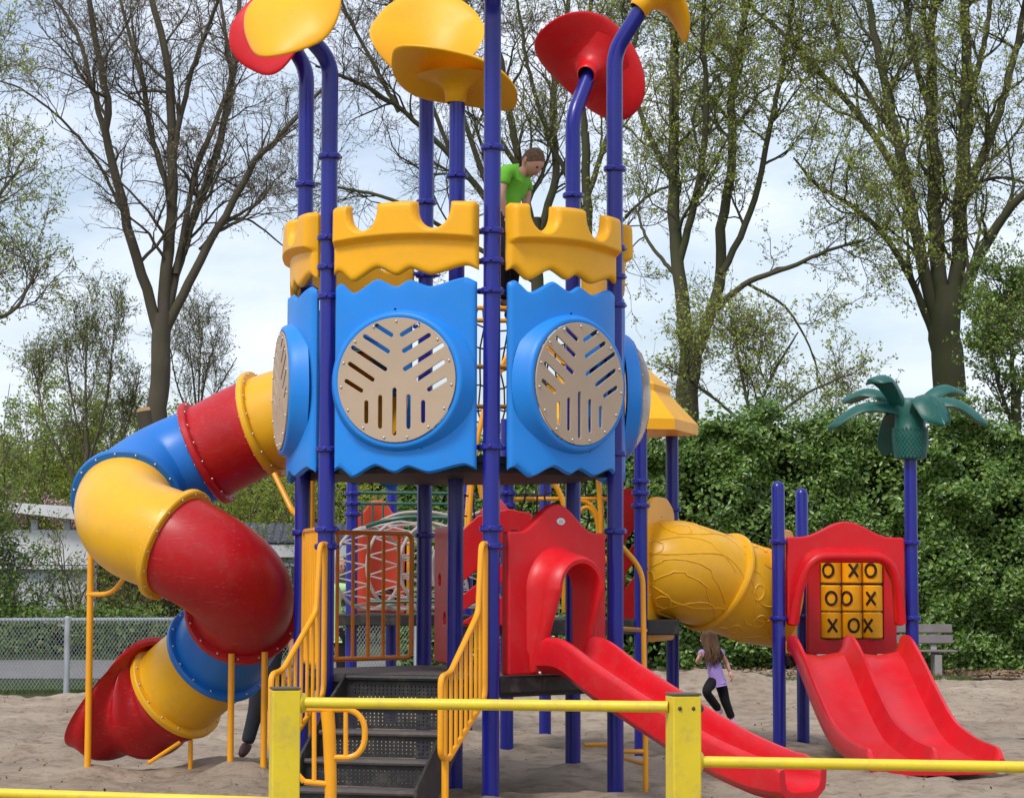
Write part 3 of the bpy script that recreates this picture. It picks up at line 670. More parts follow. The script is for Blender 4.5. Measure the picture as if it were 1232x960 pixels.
# ------------------------------------------------------------------ play tower
HC = Vector((-.435, 18.05, 0)); HR = 1.275; HA = .2273
V = [HC + Vector((math.cos(HA - PI / 2 + k * PI / 3), math.sin(HA - PI / 2 + k * PI / 3), 0)) * HR for k in range(6)]
def edge(i, inset=0.0):
    """frame of the hexagon side i -> i+1: local X along it, Y up, Z outward, origin at its middle on the ground"""
    a, b = V[i % 6], V[(i + 1) % 6]; n = ((a + b) / 2 - HC); n.z = 0; n.normalize(); x = Vector((0, 0, 1)).cross(n)
    M = Matrix((x, Vector((0, 0, 1)), n)).transposed().to_4x4(); M.translation = (a + b) / 2 - n * inset
    return M
tower = thing('play_tower', 'tall six-sided play tower with blue posts, blue panels and yellow castle battlements', 'play tower', HC)
PR = .0625
def zat(py, D): return P(600, py, D).z
post_objs = []
def collar_mesh(q, z, mb, ax=Vector((0, 0, 1))):
    M = frame(q + Vector((0, 0, z)), (1, 0, 0), ax)
    mb.lathe([(PR, -.024), (PR + .016, -.022), (PR + .024, -.012), (PR + .024, .012), (PR + .016, .022), (PR, .024)], 24, M)
    for a in (0.4, 2.5, 4.6):
        mb.ball(M @ Vector(((PR + .028) * math.cos(a), (PR + .028) * math.sin(a), 0)), .012, 5)
def clamp_mesh(q, z, dirs, mb):
    """collar with little ears reaching towards the panels"""
    collar_mesh(q, z, mb)
    for d in dirs:
        t = Vector((d.x, d.y, 0)).normalized()
        mb.tube([q + t * PR + Vector((0, 0, z)), q + t * (PR + .035) + Vector((0, 0, z)), q + t * (PR + .045) + Vector((0, 0, z)), q + t * (PR + .062) + Vector((0, 0, z))], [.022, .022, .018, .018], 8)
zA = zat(178, V[0].y); zs = [zat(278, V[0].y), zat(314, V[0].y), zat(350, V[0].y)]
zE, zF = zat(636, V[0].y), zat(657, V[0].y)
# petals: centre, up side, long axis, half sizes, curvatures
PET = {5: dict(c=P(353, 16, V[5].y - .30), nrm=(-.30, -.80, .52), longd=(.86, -.05, .42), a=.40, b=.37, k1=.1, k2=-.55, k3=1.6, cub=1.3, fn=0, sq=2.5, mt=0, label='yellow petal at the top left'),
       4: dict(c=P(336, 30, V[4].y - .05), nrm=(-.30, -.85, .45), longd=(.55, .1, .8), a=.42, b=.36, k1=-.3, k2=.5, fn=0, sq=2.8, mt=1, label='red petal half hidden behind the yellow one'),
       3: dict(c=P(515, 44, V[3].y - .30), nrm=(0, -.86, .42), longd=(0, .3, 1), a=.44, b=.47, k1=-.15, k2=.35, k3=2.6, cub=0, mt=0, sq=2.0, fn=0, label='round yellow petal facing the front'),
       6: dict(c=P(548.5, 88, HC.y), nrm=(.16, .42, .90), longd=(1, 0, -.20), a=.52, b=.34, k1=-.25, k2=-.45, cub=-.55, sq=2.6, upright=True, mt=0, label='yellow saddle petal seen from below on the centre post'),
       2: dict(c=P(714, 80, V[2].y + .26), nrm=(.26, .80, .56), longd=(.62, .15, -.62), a=.52, b=.37, k1=-.45, k2=.6, mt=1, label='red petal seen from below'),
       1: dict(c=P(790, -12, V[1].y - .05), nrm=(.66, .10, .72), longd=(.72, .1, -.66), a=.44, b=.30, k1=-.35, k2=.5, cub=-.9, mt=0, label='yellow petal cut by the top right of the photo'),
       0: dict(c=V[0] + Vector((0, -.28, zat(14, V[0].y) + .42)), nrm=(0, -.5, .85), longd=(1, 0, 0), a=.45, b=.40, k1=-.4, k2=.5, mt=1, label='petal above the front post')}
bends = {0: [P(592, 10, V[0].y)], 5: [P(396, 74, V[5].y)], 4: [P(368, 84, V[4].y)], 3: [P(514, 74, V[3].y)], 2: [P(688, 140, V[2].y)], 1: [P(740, 62, V[1].y)], 6: [P(548.5, 122, HC.y)]}
for k_, d_ in PET.items(): bends[k_].append(Vector(d_['c']) - Vector(d_['nrm']).normalized() * (.16 if d_.get('fn', 1) == 0 else .09) if k_ != 6 else P(548.6, 100, HC.y))
for k in range(7):
    q = V[k] if k < 6 else HC
    pts = [q + Vector((0, 0, -.25)), q + Vector((0, 0, .9)), q + Vector((0, 0, 2.4)), q + Vector((0, 0, 3.8))]
    b0 = bends[k]; b0[0] = Vector((q.x, q.y, b0[0].z))
    m = MB(); m.tube(pts + rnd([pts[-1]] + b0, .12, 7)[1:], PR, 24); o = m.build('post', POST, tower)
    if k == 6: rings_ = [(zat(212, q.y), 0)]
    else:
        dl = V[(k - 1) % 6] - q; dr = V[(k + 1) % 6] - q
        rings_ = [(zA, 0)] + [(z, 1) for z in zs] + [(z, 0) for z in ((zE, zF) if k in (0, 5) else (zE,))] + [(2.56, 1)]
    for z, ears in rings_:
        m = MB()
        if ears: clamp_mesh(q, z, (dl, dr), m)
        else: collar_mesh(q, z, m)
        m.build('collar', POST, o)

def wave(x0, x1, base, amp, rev=False, n=48):
    """the saw-wave edge the panels share"""
    kn = [(-.02, .55), (.045, .9), (.15, 0), (.33, 1), (.47, .33), (.56, .85), (.70, .3), (.93, 1.0), (1.02, .55)]
    xs_ = [k[0] for k in kn]; ys_ = [k[1] for k in kn]; o = []
    for i in range(n + 1):
        t = i / n; j = max(0, min(len(kn) - 2, sum(1 for a in xs_ if a <= t) - 1))
        u = (t - xs_[j]) / (xs_[j + 1] - xs_[j]); u = u * u * (3 - 2 * u) * .55 + u * .45
        o.append((x0 + (x1 - x0) * t, base + amp * (ys_[j] * (1 - u) + ys_[j + 1] * u)))
    return o
SL = [(525, 50, 592, 92), (472, 95, 577, 162), (417, 142, 565, 238), (403, 212, 508, 282), (388, 286, 456, 328), (714, 50, 640, 92), (762, 98, 650, 162), (822, 142, 655, 240), (826, 215, 714, 284), (836, 290, 764, 330),
      (480, 380, 480, 462), (543, 358, 543, 485), (608, 328, 608, 515), (672, 358, 672, 488), (738, 384, 738, 464)]
DR = .452
def slot(x1, y1, x2, y2, w):
    a = Vector((x1, y1)); b = Vector((x2, y2)); d = (b - a).normalized(); n = Vector((-d.y, d.x)); o = []
    for k in range(6): t = -PI / 2 + PI * k / 5; o.append(b + (d * math.cos(t) + n * math.sin(t)) * w)
    for k in range(6): t = PI / 2 + PI * k / 5; o.append(a + (d * math.cos(t) + n * math.sin(t)) * w)
    return [(v.x, v.y) for v in o]
disc_me = plate([circ(0, 0, DR, 64)] + [slot((a - 615) / 268 * DR, (285 - b2) / 268 * DR, (c2 - 615) / 268 * DR, (285 - d2) / 268 * DR, .0155) for a, b2, c2, d2 in SL], .014, .003, 1)
hw = .548
zb, zt = zat(575, 16.9), zat(352, 16.9); ZC = zat(457, 16.72); BUL = .11
def bulged_board(M, outline, ytop, ybot, xs_, th, rr, relief=None, hole=None, rows=26, split=None, bulge=.11):
    """moulded board bulging outwards: front and back sheets over an outline that is a graph over x, all rims rounded"""
    ol = np.array(outline); a_ = ol; b_ = np.roll(ol, -1, 0); ab = b_ - a_; L2_ = (ab ** 2).sum(1) + 1e-12
    def dist(p): t = np.clip(((p[None] - a_) * ab).sum(1) / L2_, 0, 1); return np.sqrt((((a_ + ab * t[:, None]) - p[None]) ** 2).sum(1)).min()
    fr = [0, .012, .035, .07, .12] + list(np.linspace(.18, .82, rows - 10)) + [.88, .93, .965, .988, 1]
    F_, B_2 = [], []; xm = max(abs(xs_[0]), abs(xs_[-1]))
    for x in xs_:
        y0_, y1_ = ybot(x), ytop(x); cf, cb = [], []
        bul = bulge * (1 - (x / xm) ** 2)
        for f_ in fr:
            y = split(y0_, y1_, f_) if split else y0_ + (y1_ - y0_) * f_; d = min(1, dist(np.array([x, y])) / rr); rd = math.sqrt(max(0, 1 - (1 - d) ** 2)) if d < 1 else 1
            rl = relief(x, y) if relief else 0
            cf.append(Vector((x, y, bul + (th / 2 + rl) * rd))); cb.append(Vector((x, y, bul - th / 2 * rd)))
        F_.append(cf); B_2.append(cb)
    n = len(fr); nx_ = len(xs_); m = MB(); vs = [M @ v for c_ in F_ for v in c_] + [M @ v for c_ in B_2 for v in c_]; fs = []; o = nx_ * n
    for i in range(nx_ - 1):
        for j in range(n - 1):
            q = [i * n + j, (i + 1) * n + j, (i + 1) * n + j + 1, i * n + j + 1]
            if hole:
                xc = (xs_[i] + xs_[i + 1]) / 2; yc = (F_[i][j].y + F_[i + 1][j + 1].y) / 2
                if math.hypot(xc - hole[0], yc - hole[1]) < hole[2]: continue
            fs.append(tuple(q)); fs.append(tuple(o + k for k in reversed(q)))
    m.add(vs, fs); return m
def graph(pl):
    X_ = np.array([p[0] for p in pl]); Y_ = np.array([p[1] for p in pl]); return lambda x: float(np.interp(x, X_, Y_))
def blue_panel(i, disc=True, hole=None):
    M = edge(i, -.07); zc = ZC
    top = wave(-hw, hw, zt, .095); bot = wave(-hw, hw, zb, .085)
    xs_ = [-hw, -hw + .004, -hw + .012, -hw + .022] + list(np.linspace(-hw + .035, hw - .035, 62)) + [hw - .022, hw - .012, hw - .004, hw]
    outl = bot + [(hw, zb + .2), (hw, zt - .1)] + top[::-1]
    m = bulged_board(M, outl, graph(top), graph(bot), xs_, .055, .024, None, (0, zc, .49 if disc else .43), 44)
    if disc:   # raised round boss carrying the slotted disc
        f0 = BUL + .03
        m.lathe([(.555, f0 - .085), (.535, f0 - .045), (.520, f0 - .015), (.507, f0 + .012), (.498, f0 + .034), (.490, f0 + .046), (.481, f0 + .051), (.462, f0 + .052), (.452, f0 + .046), (.45, f0 - .06), (.51, f0 - .085)], 64, M @ Matrix.Translation((0, zc, 0)))
    else:
        m.lathe([(.56, BUL - .05), (.54, BUL + .03), (.42, BUL + .05), (.41, .0), (.45, -.03)], 48, M @ Matrix.Translation((0, zc, 0)))
    o = m.build('blue_panel', BLUE, tower, 50)
    if disc == 'dome':
        md = MB(); f1 = BUL + .03 + .053
        md.lathe([(.478, f1 - .002), (.476, f1 + .008), (.452, f1 + .010), (.43, f1 + .035), (.39, f1 + .075), (.32, f1 + .115), (.22, f1 + .145), (.11, f1 + .160), (.004, f1 + .165)], 56, M @ Matrix.Translation((0, zc, 0)))
        d = md.build('bubble_window', BUBBLE, o); d['label'] = 'smoky clear bubble window on the right side of the tower'; mb_ = MB()
        for k in range(15):
            a = PI / 2 + 2 * PI * k / 15; mb_.ball(M @ Vector((math.cos(a) * .465, zc + math.sin(a) * .465, f1 + .011)), .0095, 5)
        mb_.build('bolts', BOLT, o)
    elif disc:
        f1 = BUL + .03 + .053 + .004
        md = MB(); md.mesh(disc_me, M @ Matrix.Translation((0, zc, f1))); d = md.build('slotted_disc', TAN, o)
        mb_ = MB()
        for k in range(15):
            a = PI / 2 + 2 * PI * k / 15; mb_.ball(M @ Vector((math.cos(a) * DR * .94, zc + math.sin(a) * DR * .94, f1 + .009)), .0095, 5)
        mb_.build('bolts', BOLT, o)
    return o
for i in (5, 0, 4): blue_panel(i)
o = blue_panel(1, 'dome')

blue_panel(3, False, .40)
# yellow battlements
zc0, zc1 = zat(337, 16.85), zat(243, 16.8)
def battlement(i):
    M = edge(i, -.07); hw2 = .562; bulge = .08
    H = zc1 - zc0; ledge = zc0 + .285
    def arcn(xc, w_, dep):
        return [(xc - w_ * math.cos(PI * k / 14), zc1 - dep * math.sin(PI * k / 14) ** .7) for k in range(15)]
    top = [(-hw2, zc1 - .03), (-hw2 + .025, zc1 - .004), (-.43, zc1)] + arcn(-.30, .112, .195) + [(-.12, zc1 + .006), (0, zc1 + .010), (.08, zc1 + .008)] + arcn(.245, .125, .195) + [(.44, zc1), (hw2 - .025, zc1 - .004), (hw2, zc1 - .03)]
    bot = wave(-hw2, hw2, zc0, .095)
    xs_ = sorted(set([round(float(v), 4) for v in list(np.linspace(-hw2, hw2, 60)) + [p[0] for p in top] + [-hw2 + .006, -hw2 + .016, hw2 - .016, hw2 - .006]]))
    outl = bot + [(hw2, zc0 + .2), (hw2, zc1 - .1)] + top[::-1]
    def rel(x, y):
        l_ = ledge - .03 * (x / hw2) ** 2; t = (y - l_) / .045; t = min(1, max(0, t)); return .062 * t * t * (3 - 2 * t) - .025 * max(0, y - l_ - .05)
    def split(y0_, y1_, f_):
        a_, b_ = ledge - .035, ledge + .05
        if f_ < .4: return y0_ + (a_ - y0_) * f_ / .4
        if f_ < .65: return a_ + (b_ - a_) * (f_ - .4) / .25
        return b_ + (y1_ - b_) * (f_ - .65) / .35
    m = bulged_board(M, outl, graph(top), graph(bot), xs_, .07, .035, rel, None, 42, split, bulge)
    return m.build('battlement', YEL, tower, 60)
for i in (5, 0, 4, 1, 3): battlement(i)
# decks with beams
def hexplate(z, th, mt, name, rr=HR - .03):
    m = MB(); L = [tuple((HC + Vector((math.cos(HA - PI / 2 + k * PI / 3), math.sin(HA - PI / 2 + k * PI / 3), 0)) * rr)[:2]) for k in range(6)]
    m.mesh(plate([L], th, .006, 1), Matrix.Translation((0, 0, z - th / 2))); return m.build(name, mt, tower)
hexplate(.905, .05, DECK, 'lower_deck'); hexplate(.855, .10, BLACK, 'deck_beam', HR - .06)
hexplate(2.50, .05, BLACK, 'upper_deck'); hexplate(2.45, .07, BLACK, 'deck_beam', HR - .06)

# railing helper: closed tube frame with vertical bars; prof gives (u, z_top, z_bot)
def railing(name, mt, par, M, top, bot, bars, r=.018, rb=.013, corner=.07, label=None, S=10):
    """top/bot: polylines (x, y) in the local frame; bars: x positions"""
    loop = [Vector((x, y, 0)) for x, y in top] + [Vector((x, y, 0)) for x, y in reversed(bot)]
    lp = rnd(loop, corner, 5, True); lp = [M @ p for p in lp]; lp.append(lp[0] * 1)
    m = MB(); m.tube(lp, r, S, False); o = m.build(name, mt, par)
    def itp(pl, x):
        for (a, b) in zip(pl[:-1], pl[1:]):
            if a[0] <= x <= b[0] or b[0] <= x <= a[0]:
                t = 0 if abs(b[0] - a[0]) < 1e-9 else (x - a[0]) / (b[0] - a[0]); return a[1] + t * (b[1] - a[1])
        return pl[-1][1]
    for x in bars:
        m = MB(); m.tube([M @ Vector((x, itp(bot, x) + .004, 0)), M @ Vector((x, itp(top, x) - .004, 0))], rb, 8); m.build('bar', mt, o)
    if label: o['label'] = label
    return o
railing('railing', ORG2, tower, edge(3), [(-.50, 1.98), (.54, 1.98)], [(-.50, .97), (.54, .97)], [-.36, -.2, -.04, .12, .28, .42], .020, .015)
railing('railing', ORG, tower, edge(4), [(-.52, 1.98), (.52, 1.98)], [(-.52, .97), (.52, .97)], [-.4 + .1 * k for k in range(9)], .020, .015, label='yellow barred railing beside the stairs')
# red hooded slide panel on the right front side
def hood(M, w, h, dep, base, n=28, flare=.09, mt=RED, par=None, name='slide_hood', sq=2.0):
    def arch(w_, h_, d_):
        o = []
        for k in range(n + 1):
            a = PI * k / n; c_, s_ = math.cos(a), math.sin(a)
            e = 2 / sq
            x = -w_ * math.copysign(abs(c_) ** e, c_); y = base + (h_ - w_ * 1.0) + w_ * 1.0 * abs(s_) ** e
            o.append((x, y, d_))
        return [(-w_, base, d_)] + o + [(w_, base, d_)]
    rings = [arch(w + flare, h + flare, .0), arch(w + flare * .85, h + flare * .85, .015), arch(w + flare * .62, h + flare * .62, dep * .25), arch(w + flare * .50, h + flare * .50, dep * .6), arch(w + flare * .42, h + flare * .42, dep * .88), arch(w + flare * .25, h + flare * .25, dep),
             arch(w + .012, h + .012, dep * .99), arch(w, h, dep * .92), arch(w, h, dep * .5), arch(w, h, -.03)]
    def tp(p): f_ = min(1, max(0, (p[1] - base) / .42)); f_ = f_ * f_ * (3 - 2 * f_); return (p[0], p[1], p[2] * (.12 + .88 * f_))
    rings = [[tp(p) for p in r_] for r_ in rings]
    m = MB(); m.loft([[M @ Vector(p) for p in r_3] for r_3 in rings], False, False); return m, arch
def crown(hwid, z0, z1, zp):
    """board outline with a raised bell-shaped top"""
    o = [(-hwid, z0), (hwid, z0), (hwid, z1 - .01)]
    for k in range(21):
        x = hwid * .96 * (1 - 2 * k / 20); t = min(1, abs(x) / (hwid * .78)); s_ = .5 + .5 * math.cos(PI * t)
        o.append((x, z1 + (zp - z1) * s_ ** 1.0))
    o.append((-hwid, z1 - .01)); return o
M = edge(0)
zp0, zp1, zpk = .915, zat(640, 17.24), zat(606, 17.24)
oc = rnd([(x, y, 0) for x, y in crown(.50, zp0, zp1, zpk)], .02, 3, True)
w_, h_ = .190, .78
mh, arch = hood(M @ Matrix.Translation((0, 0, .02)), w_, h_, .27, zp0 + .02, flare=.165, sq=2.0)
hole = [(x, y) for x, y, _ in arch(w_ + .02, h_ + .02, 0)]
m = MB(); m.mesh(plate([[(p.x, p.y) for p in oc], hole], .08, .018, 3), M); m.add(mh.v, mh.f)
panel = m.build('slide_entry_panel', RED, tower, 40)
m = MB(); m.mesh(plate([circ(0, 0, .042, 24, .026)], .008, .002, 1), M @ Matrix.Translation((0.02, zpk - .13, .044))); bd = m.build('badge', WHITE, panel)
m = MB(); m.mesh(plate([circ(0, 0, .020, 16, .012)], .003, .0008, 1), M @ Matrix.Translation((0.02, zpk - .13, .0505))); m.build('badge_mark', BOLT, bd)
# beam under the panel front
wb = MB(); wb.box((1.12, .11, .05), M @ Matrix.Translation((0, .845, -.005)), .006); wb.build('deck_beam', BLACK, tower)
# red climbing wall inside: board with finger holes
q0, q1 = HC, V[3]; dd = (q1 - q0).normalized(); nn_ = Vector((0, 0, 1)).cross(dd)
M2 = Matrix((dd, Vector((0, 0, 1)), nn_)).transposed().to_4x4(); M2.translation = q0
m = MB(); m.mesh(plate([[(.07, .95), (.72, .95), (.72, 2.02), (.07, 2.02)], circ(.3, 1.3, .05, 16), circ(.5, 1.6, .05, 16)], .05, .012, 2), M2); m.build('climbing_board', RED, tower)
q0, q1 = HC, V[2]; dd = (q1 - q0).normalized(); nn_ = Vector((0, 0, 1)).cross(dd)
M2 = Matrix((dd, Vector((0, 0, 1)), nn_)).transposed().to_4x4(); M2.translation = q0
m = MB(); m.mesh(plate([[(.6, .95), (.98, .95), (.98, 2.0), (.6, 2.0)], circ(.79, 1.02 + .1, .035, 14, .06), circ(.79, 1.42, .035, 14, .06), circ(.79, 1.75, .035, 14, .06)], .05, .012, 2), M2)
o = m.build('climbing_board', RED, tower); o['label'] = 'red climbing board with round finger holes seen through the slide hood'
# rungs of an inner ladder near the front post
M = edge(0)
for z, x0_, x1_ in ((zat(370, 17.4), -.7, .2), (zat(385, 17.4), -.7, .2), (2.9, -.7, .2), (3.2, -.7, .2)):
    m = MB(); m.tube([V[0] + Vector((-.25, .62, z)), V[0] + Vector((.30, .66, z))], .017, 10); m.build('rung', ORG, tower)
for dx in (-.25, .30):
    m = MB(); m.tube([V[0] + Vector((dx, .64, 2.45)), V[0] + Vector((dx, .64, zat(362, 17.4)))], .017, 10); m.build('ladder_rail', ORG, tower)

# ------------------------------------------------------------------ petals on top of the posts
def petal(par, c, nrm, longd, a=.50, b=.42, k1=.55, k2=-.55, th=.060, k3=0, cub=.35, upright=False, mt=YEL, socket=None, sq=2.3, dish=0, fn=1, label=None, name='petal'):
    """saddle-shaped sheet; c centre, nrm its up side, longd direction of its long axis"""
    M = frame(c, longd, nrm); NR, NT = 12, 56; rings_t, rings_b = [], []
    def pt(rr, t, side):
        e = 2 / sq; x = a * rr * math.copysign(abs(math.cos(t)) ** e, math.cos(t)); y = b * rr * math.copysign(abs(math.sin(t)) ** e, math.sin(t))
        y *= 1 - .12 * (x / a)
        z = k1 * x * x + k2 * y * y + dish * (x * x + y * y) + cub * x * x * x + k3 * y * y * max(0, .12 - x)
        ht = th / 2 * math.sqrt(max(0, 1 - rr ** 8)) + (.0 if rr < 1 else 0)
        # funnel towards the socket
        fn_ = -.07 * fn * math.exp(-(x * x + y * y) / .02)
        return M @ Vector((x, y, z + fn_ + side * ht))
    rs = [0.02, .1, .18, .26, .38, .5, .62, .74, .85, .93, .97, .99, 1.0]
    rings = [[pt(q, 2 * PI * k / NT, 1) for k in range(NT)] for q in rs] + [[pt(q, 2 * PI * k / NT, -1) for k in range(NT)] for q in reversed(rs[:-1])]
    m = MB(); m.loft(rings, True, True)
    s0 = .22
    m.lathe([(PR + .008, -s0), (PR + .018, -s0 + .008), (PR + .022, -.16), (PR + .040, -.11), (PR + .085, -.07), (PR + .16 * (.5 + .5 * fn), -.04), (PR + .10 + .15 * fn, -.012 - .03 * (1 - fn))], 32, frame(Vector(c) - Vector((0, 0, .02)), (1, 0, 0), (0, 0, 1)) if upright else M)
    o = m.build(name, mt, par, 60)
    if label: o['label'] = label
    return o
for k_, d_ in PET.items():
    d_ = dict(d_); d_['mt'] = (YEL, RED)[d_['mt']]; petal(tower, d_.pop('c'), d_.pop('nrm'), d_.pop('longd'), **d_)

# ------------------------------------------------------------------ stairs
ME = edge(5)   # X along the side, Y up, Z outward
st = thing('stairs', 'black perforated metal steps leading up to the tower deck', 'stairs', ME @ Vector((0, 0, .7)))
def perforated(x0, x1, z0, z1, d, sl):
    """riser sheet with small round holes, on the sloping plane between two noses"""
    loops = [[(x0, z0), (x1, z0), (x1, z1), (x0, z1)]]
    nxh = int((x1 - x0 - .1) / .031); rows_ = 4
    for j in range(rows_):
        for i in range(nxh): loops.append(circ(x0 + .06 + i * .031, z0 + .03 + j * .026, .0062, 6))
    return plate(loops, .006, .0004, 0)
nose = [(0, .90), (.27, .72), (.54, .54), (.81, .36), (1.08, .18)]
sw = .46
for k, (d, z) in enumerate(nose[1:], 1):
    m = MB(); m.box((sw * 2, .035, .27), ME @ Matrix.Translation((0, z - .0175, d - .12 + .0)), .008)
    m.tube([ME @ Vector((-sw, z - .014, d + .012)), ME @ Vector((sw, z - .014, d + .012))], .019, 8)
    m.build('tread', DECK, st)
for k, (d, z) in enumerate(nose):
    zb_ = z - .18 if k < 4 else 0.0
    m = MB(); m.mesh(perforated(-sw, sw, zb_ + .002, z - .036, d, 0), ME @ Matrix.Translation((0, 0, d - .006))); m.build('riser', BLACK, st)
m = MB(); m.tube([ME @ Vector((-sw, .892, .012)), ME @ Vector((sw, .892, .012))], .024, 8); m.build('nosing', BLACK, st)
for sx in (-1, 1):
    m = MB(); M2 = ME @ Matrix.Translation((sx * (sw + .014), 0, 0)) @ Matrix.Rotation(-PI / 2, 4, 'Y')
    m.mesh(plate([[(0, .92), (.30, .76), (1.16, .20), (1.16, -.06), (.95, -.06), (0, .58)]], .022, .004, 1), M2); m.build('stringer', BLACK, st)
m = MB(); m.box((1.2, .05, .55), ME @ Matrix.Translation((0, .01, 1.34)), .01); m.build('landing_slab', CONC, st)
# stair hand rails: outward distance runs along local X of this frame
def rail_frame(v, side):
    M = Matrix((ME.to_3x3().col[2], Vector((0, 0, 1)), ME.to_3x3().col[0])).transposed().to_4x4(); M.translation = Vector((v.x, v.y, 0)) + ME.to_3x3().col[0] * side
    return M
def stair_rail(v, side, lab):
    t = thing('handrail', lab, 'handrail', Vector((v.x, v.y, 0)) + ME.to_3x3().col[2] * .6, 'stair handrails')
    M = rail_frame(v, side)
    top = [(.075, 1.86), (.17, 1.86), (.24, 1.37), (.86, .97), (1.06, .95)]; bot = [(.075, .80), (.12, .74), (.90, .38), (1.06, .42)]
    railing('frame', ORG, t, M, top, bot, [.19, .29, .40, .51, .62, .73, .84, .95], .021, .013, .06)
    m = MB(); m.tube([M @ Vector((.96, .40, 0)), M @ Vector((.96, -.1, 0))], .025, 10); m.build('leg', ORG, t)
    m = MB(); m.tube([M @ Vector((0, 1.86, 0)), M @ Vector((.09, 1.86, 0))], .021, 10); m.build('bracket', ORG, t)
stair_rail(V[0], -.02, 'yellow barred handrail on the right side of the stairs, next to the front centre post')
stair_rail(V[5], .02, 'yellow barred handrail on the left side of the stairs, beside the left post')
# small looped grab rail near the foot of the stairs
D = 14.9
g = thing('grab_rail', 'small orange looped grab rail on one leg in front of the black steps', 'handrail', Vector((P(398, 900, D).x, D, 0)))
def L2(pts, D_): return [P(x, y, D_) for x, y in pts]
m = MB(); m.tube([Vector((P(398, 900, D).x, D, -.1))] + [P(398, 940, D), P(396, 880, D), P(394, 855, D)], [.038, .038, .042, .045], 14); m.build('leg', ORG, g)
m = MB(); m.tube(rnd(L2([(366, 940), (352, 925), (356, 853), (425, 853), (439, 868), (439, 896), (427, 911), (402, 911)], D - .01), .06, 5), .019, 10); m.tube(rnd(L2([(366, 940), (396, 943)], D - .01), .01), .019, 10); m.build('loop', ORG, g)
for x, y0_, y1_ in ((378, 856, 938), (416, 856, 908)):
    m = MB(); m.tube(L2([(x, y0_), (x, y1_)], D - .01), .015, 8); m.build('bar', ORG, g)

# ------------------------------------------------------------------ long red slide
ME0 = edge(0)
def sweep(prof_fn, path, frames_side, mb=None):
    """profile (lateral, up) closed loop swept along path; side = lateral unit vector"""
    rings = []
    n = len(path)
    for i, p in enumerate(path):
        a = path[max(0, i - 1)]; b = path[min(n - 1, i + 1)]; t = (b - a).normalized(); sd = frames_side; u = sd.cross(t).normalized()
        if u.z < 0: u = -u
        rings.append([p + sd * x + u * y for x, y in prof_fn(i / (n - 1))])
    mb = mb or MB(); mb.loft(rings, True, True); return mb
def u_prof(w_, h_, th=.03, rim=.028, n=8):
    """trough: inner floor curve, rounded rims, outer skin"""
    o = []
    inn = [(-w_, h_), (-w_ * .97, h_ * .6), (-w_ * .88, h_ * .25), (-w_ * .7, h_ * .06), (-w_ * .4, 0.0), (0, 0), (w_ * .4, 0), (w_ * .7, h_ * .06), (w_ * .88, h_ * .25), (w_ * .97, h_ * .6), (w_, h_)]
    o += inn
    o += [(w_ + rim * .4, h_ + rim * .9), (w_ + rim * 1.4, h_ + rim), (w_ + rim * 2.1, h_ + rim * .3), (w_ + rim * 2.2, h_ - rim * .6)]
    o += [(w_ + rim * 2.0, h_ * .5), (w_ + rim * 1.6, h_ * .1), (w_ * .8, -th * 1.3), (0, -th * 1.5), (-w_ * .8, -th * 1.3), (-w_ - rim * 1.6, h_ * .1), (-w_ - rim * 2.0, h_ * .5)]
    o += [(-w_ - rim * 2.2, h_ - rim * .6), (-w_ - rim * 2.1, h_ + rim * .3), (-w_ - rim * 1.4, h_ + rim), (-w_ - rim * .4, h_ + rim * .9)]
    return o
slide = thing('red_slide', 'long narrow red slide running down to the right from the hooded panel', 'slide', ME0 @ Vector((0, 0, 1.2)))
pth = cat([ME0 @ Vector((0, z, d)) for d, z in ((.02, .965), (.25, .95), (.55, .80), (1.05, .58), (1.60, .36), (1.95, .255), (2.15, .215), (2.36, .21))], 7)
m = sweep(lambda t: u_prof(.185 + .05 * max(0, 1 - t / .15) ** 1.5, .205 * (1 - .35 * max(0, t - .88) / .12) if t > .12 else .17 + .035 * t / .12, .035, .026), pth, ME0.to_3x3().col[0]); m.build('chute', REDS, slide, 40)
m = MB()
for sx in (-1, 1): m.ball(ME0 @ Vector((sx * .245, .93, .10)), .014, 6)
m.build('bolts', BOLT, slide)
e_ = ME0 @ Vector((0, 0, 2.1)); m = MB()
m.tube([Vector((e_.x, e_.y, -.1)), Vector((e_.x, e_.y, .17))], .03, 10); m.build('leg', ORG, slide)

# ------------------------------------------------------------------ orange climber at the right side (side 1 of the hexagon)
ME1 = edge(1)
cl = thing('side_climber', 'orange tube ladder climber bent over at the top, right of the front posts', 'climber', ME1 @ Vector((0, 0, .3)))
for x in (-.42, .36):
    m = MB(); m.tube(rnd([ME1 @ Vector((x, 1.95, -.02)), ME1 @ Vector((x, 1.93, .05)), ME1 @ Vector((x, 1.68, .28)), ME1 @ Vector((x, .3, .30)), ME1 @ Vector((x, -.1, .30))], .12, 5), .021, 10); m.build('rail', ORG, cl)
for z in (.20, .55, .90, 1.22):
    m = MB(); m.tube([ME1 @ Vector((-.42, z, .30)), ME1 @ Vector((.36, z, .30))], .017, 10); m.build('rung', ORG, cl)
m = MB(); m.tube([ME1 @ Vector((-.42, .30, .30)), ME1 @ Vector((-.42, .30, .02))], .017, 8); m.tube([ME1 @ Vector((.36, .30, .30)), ME1 @ Vector((.36, .30, .02))], .017, 8); m.build('brace', ORG, cl)

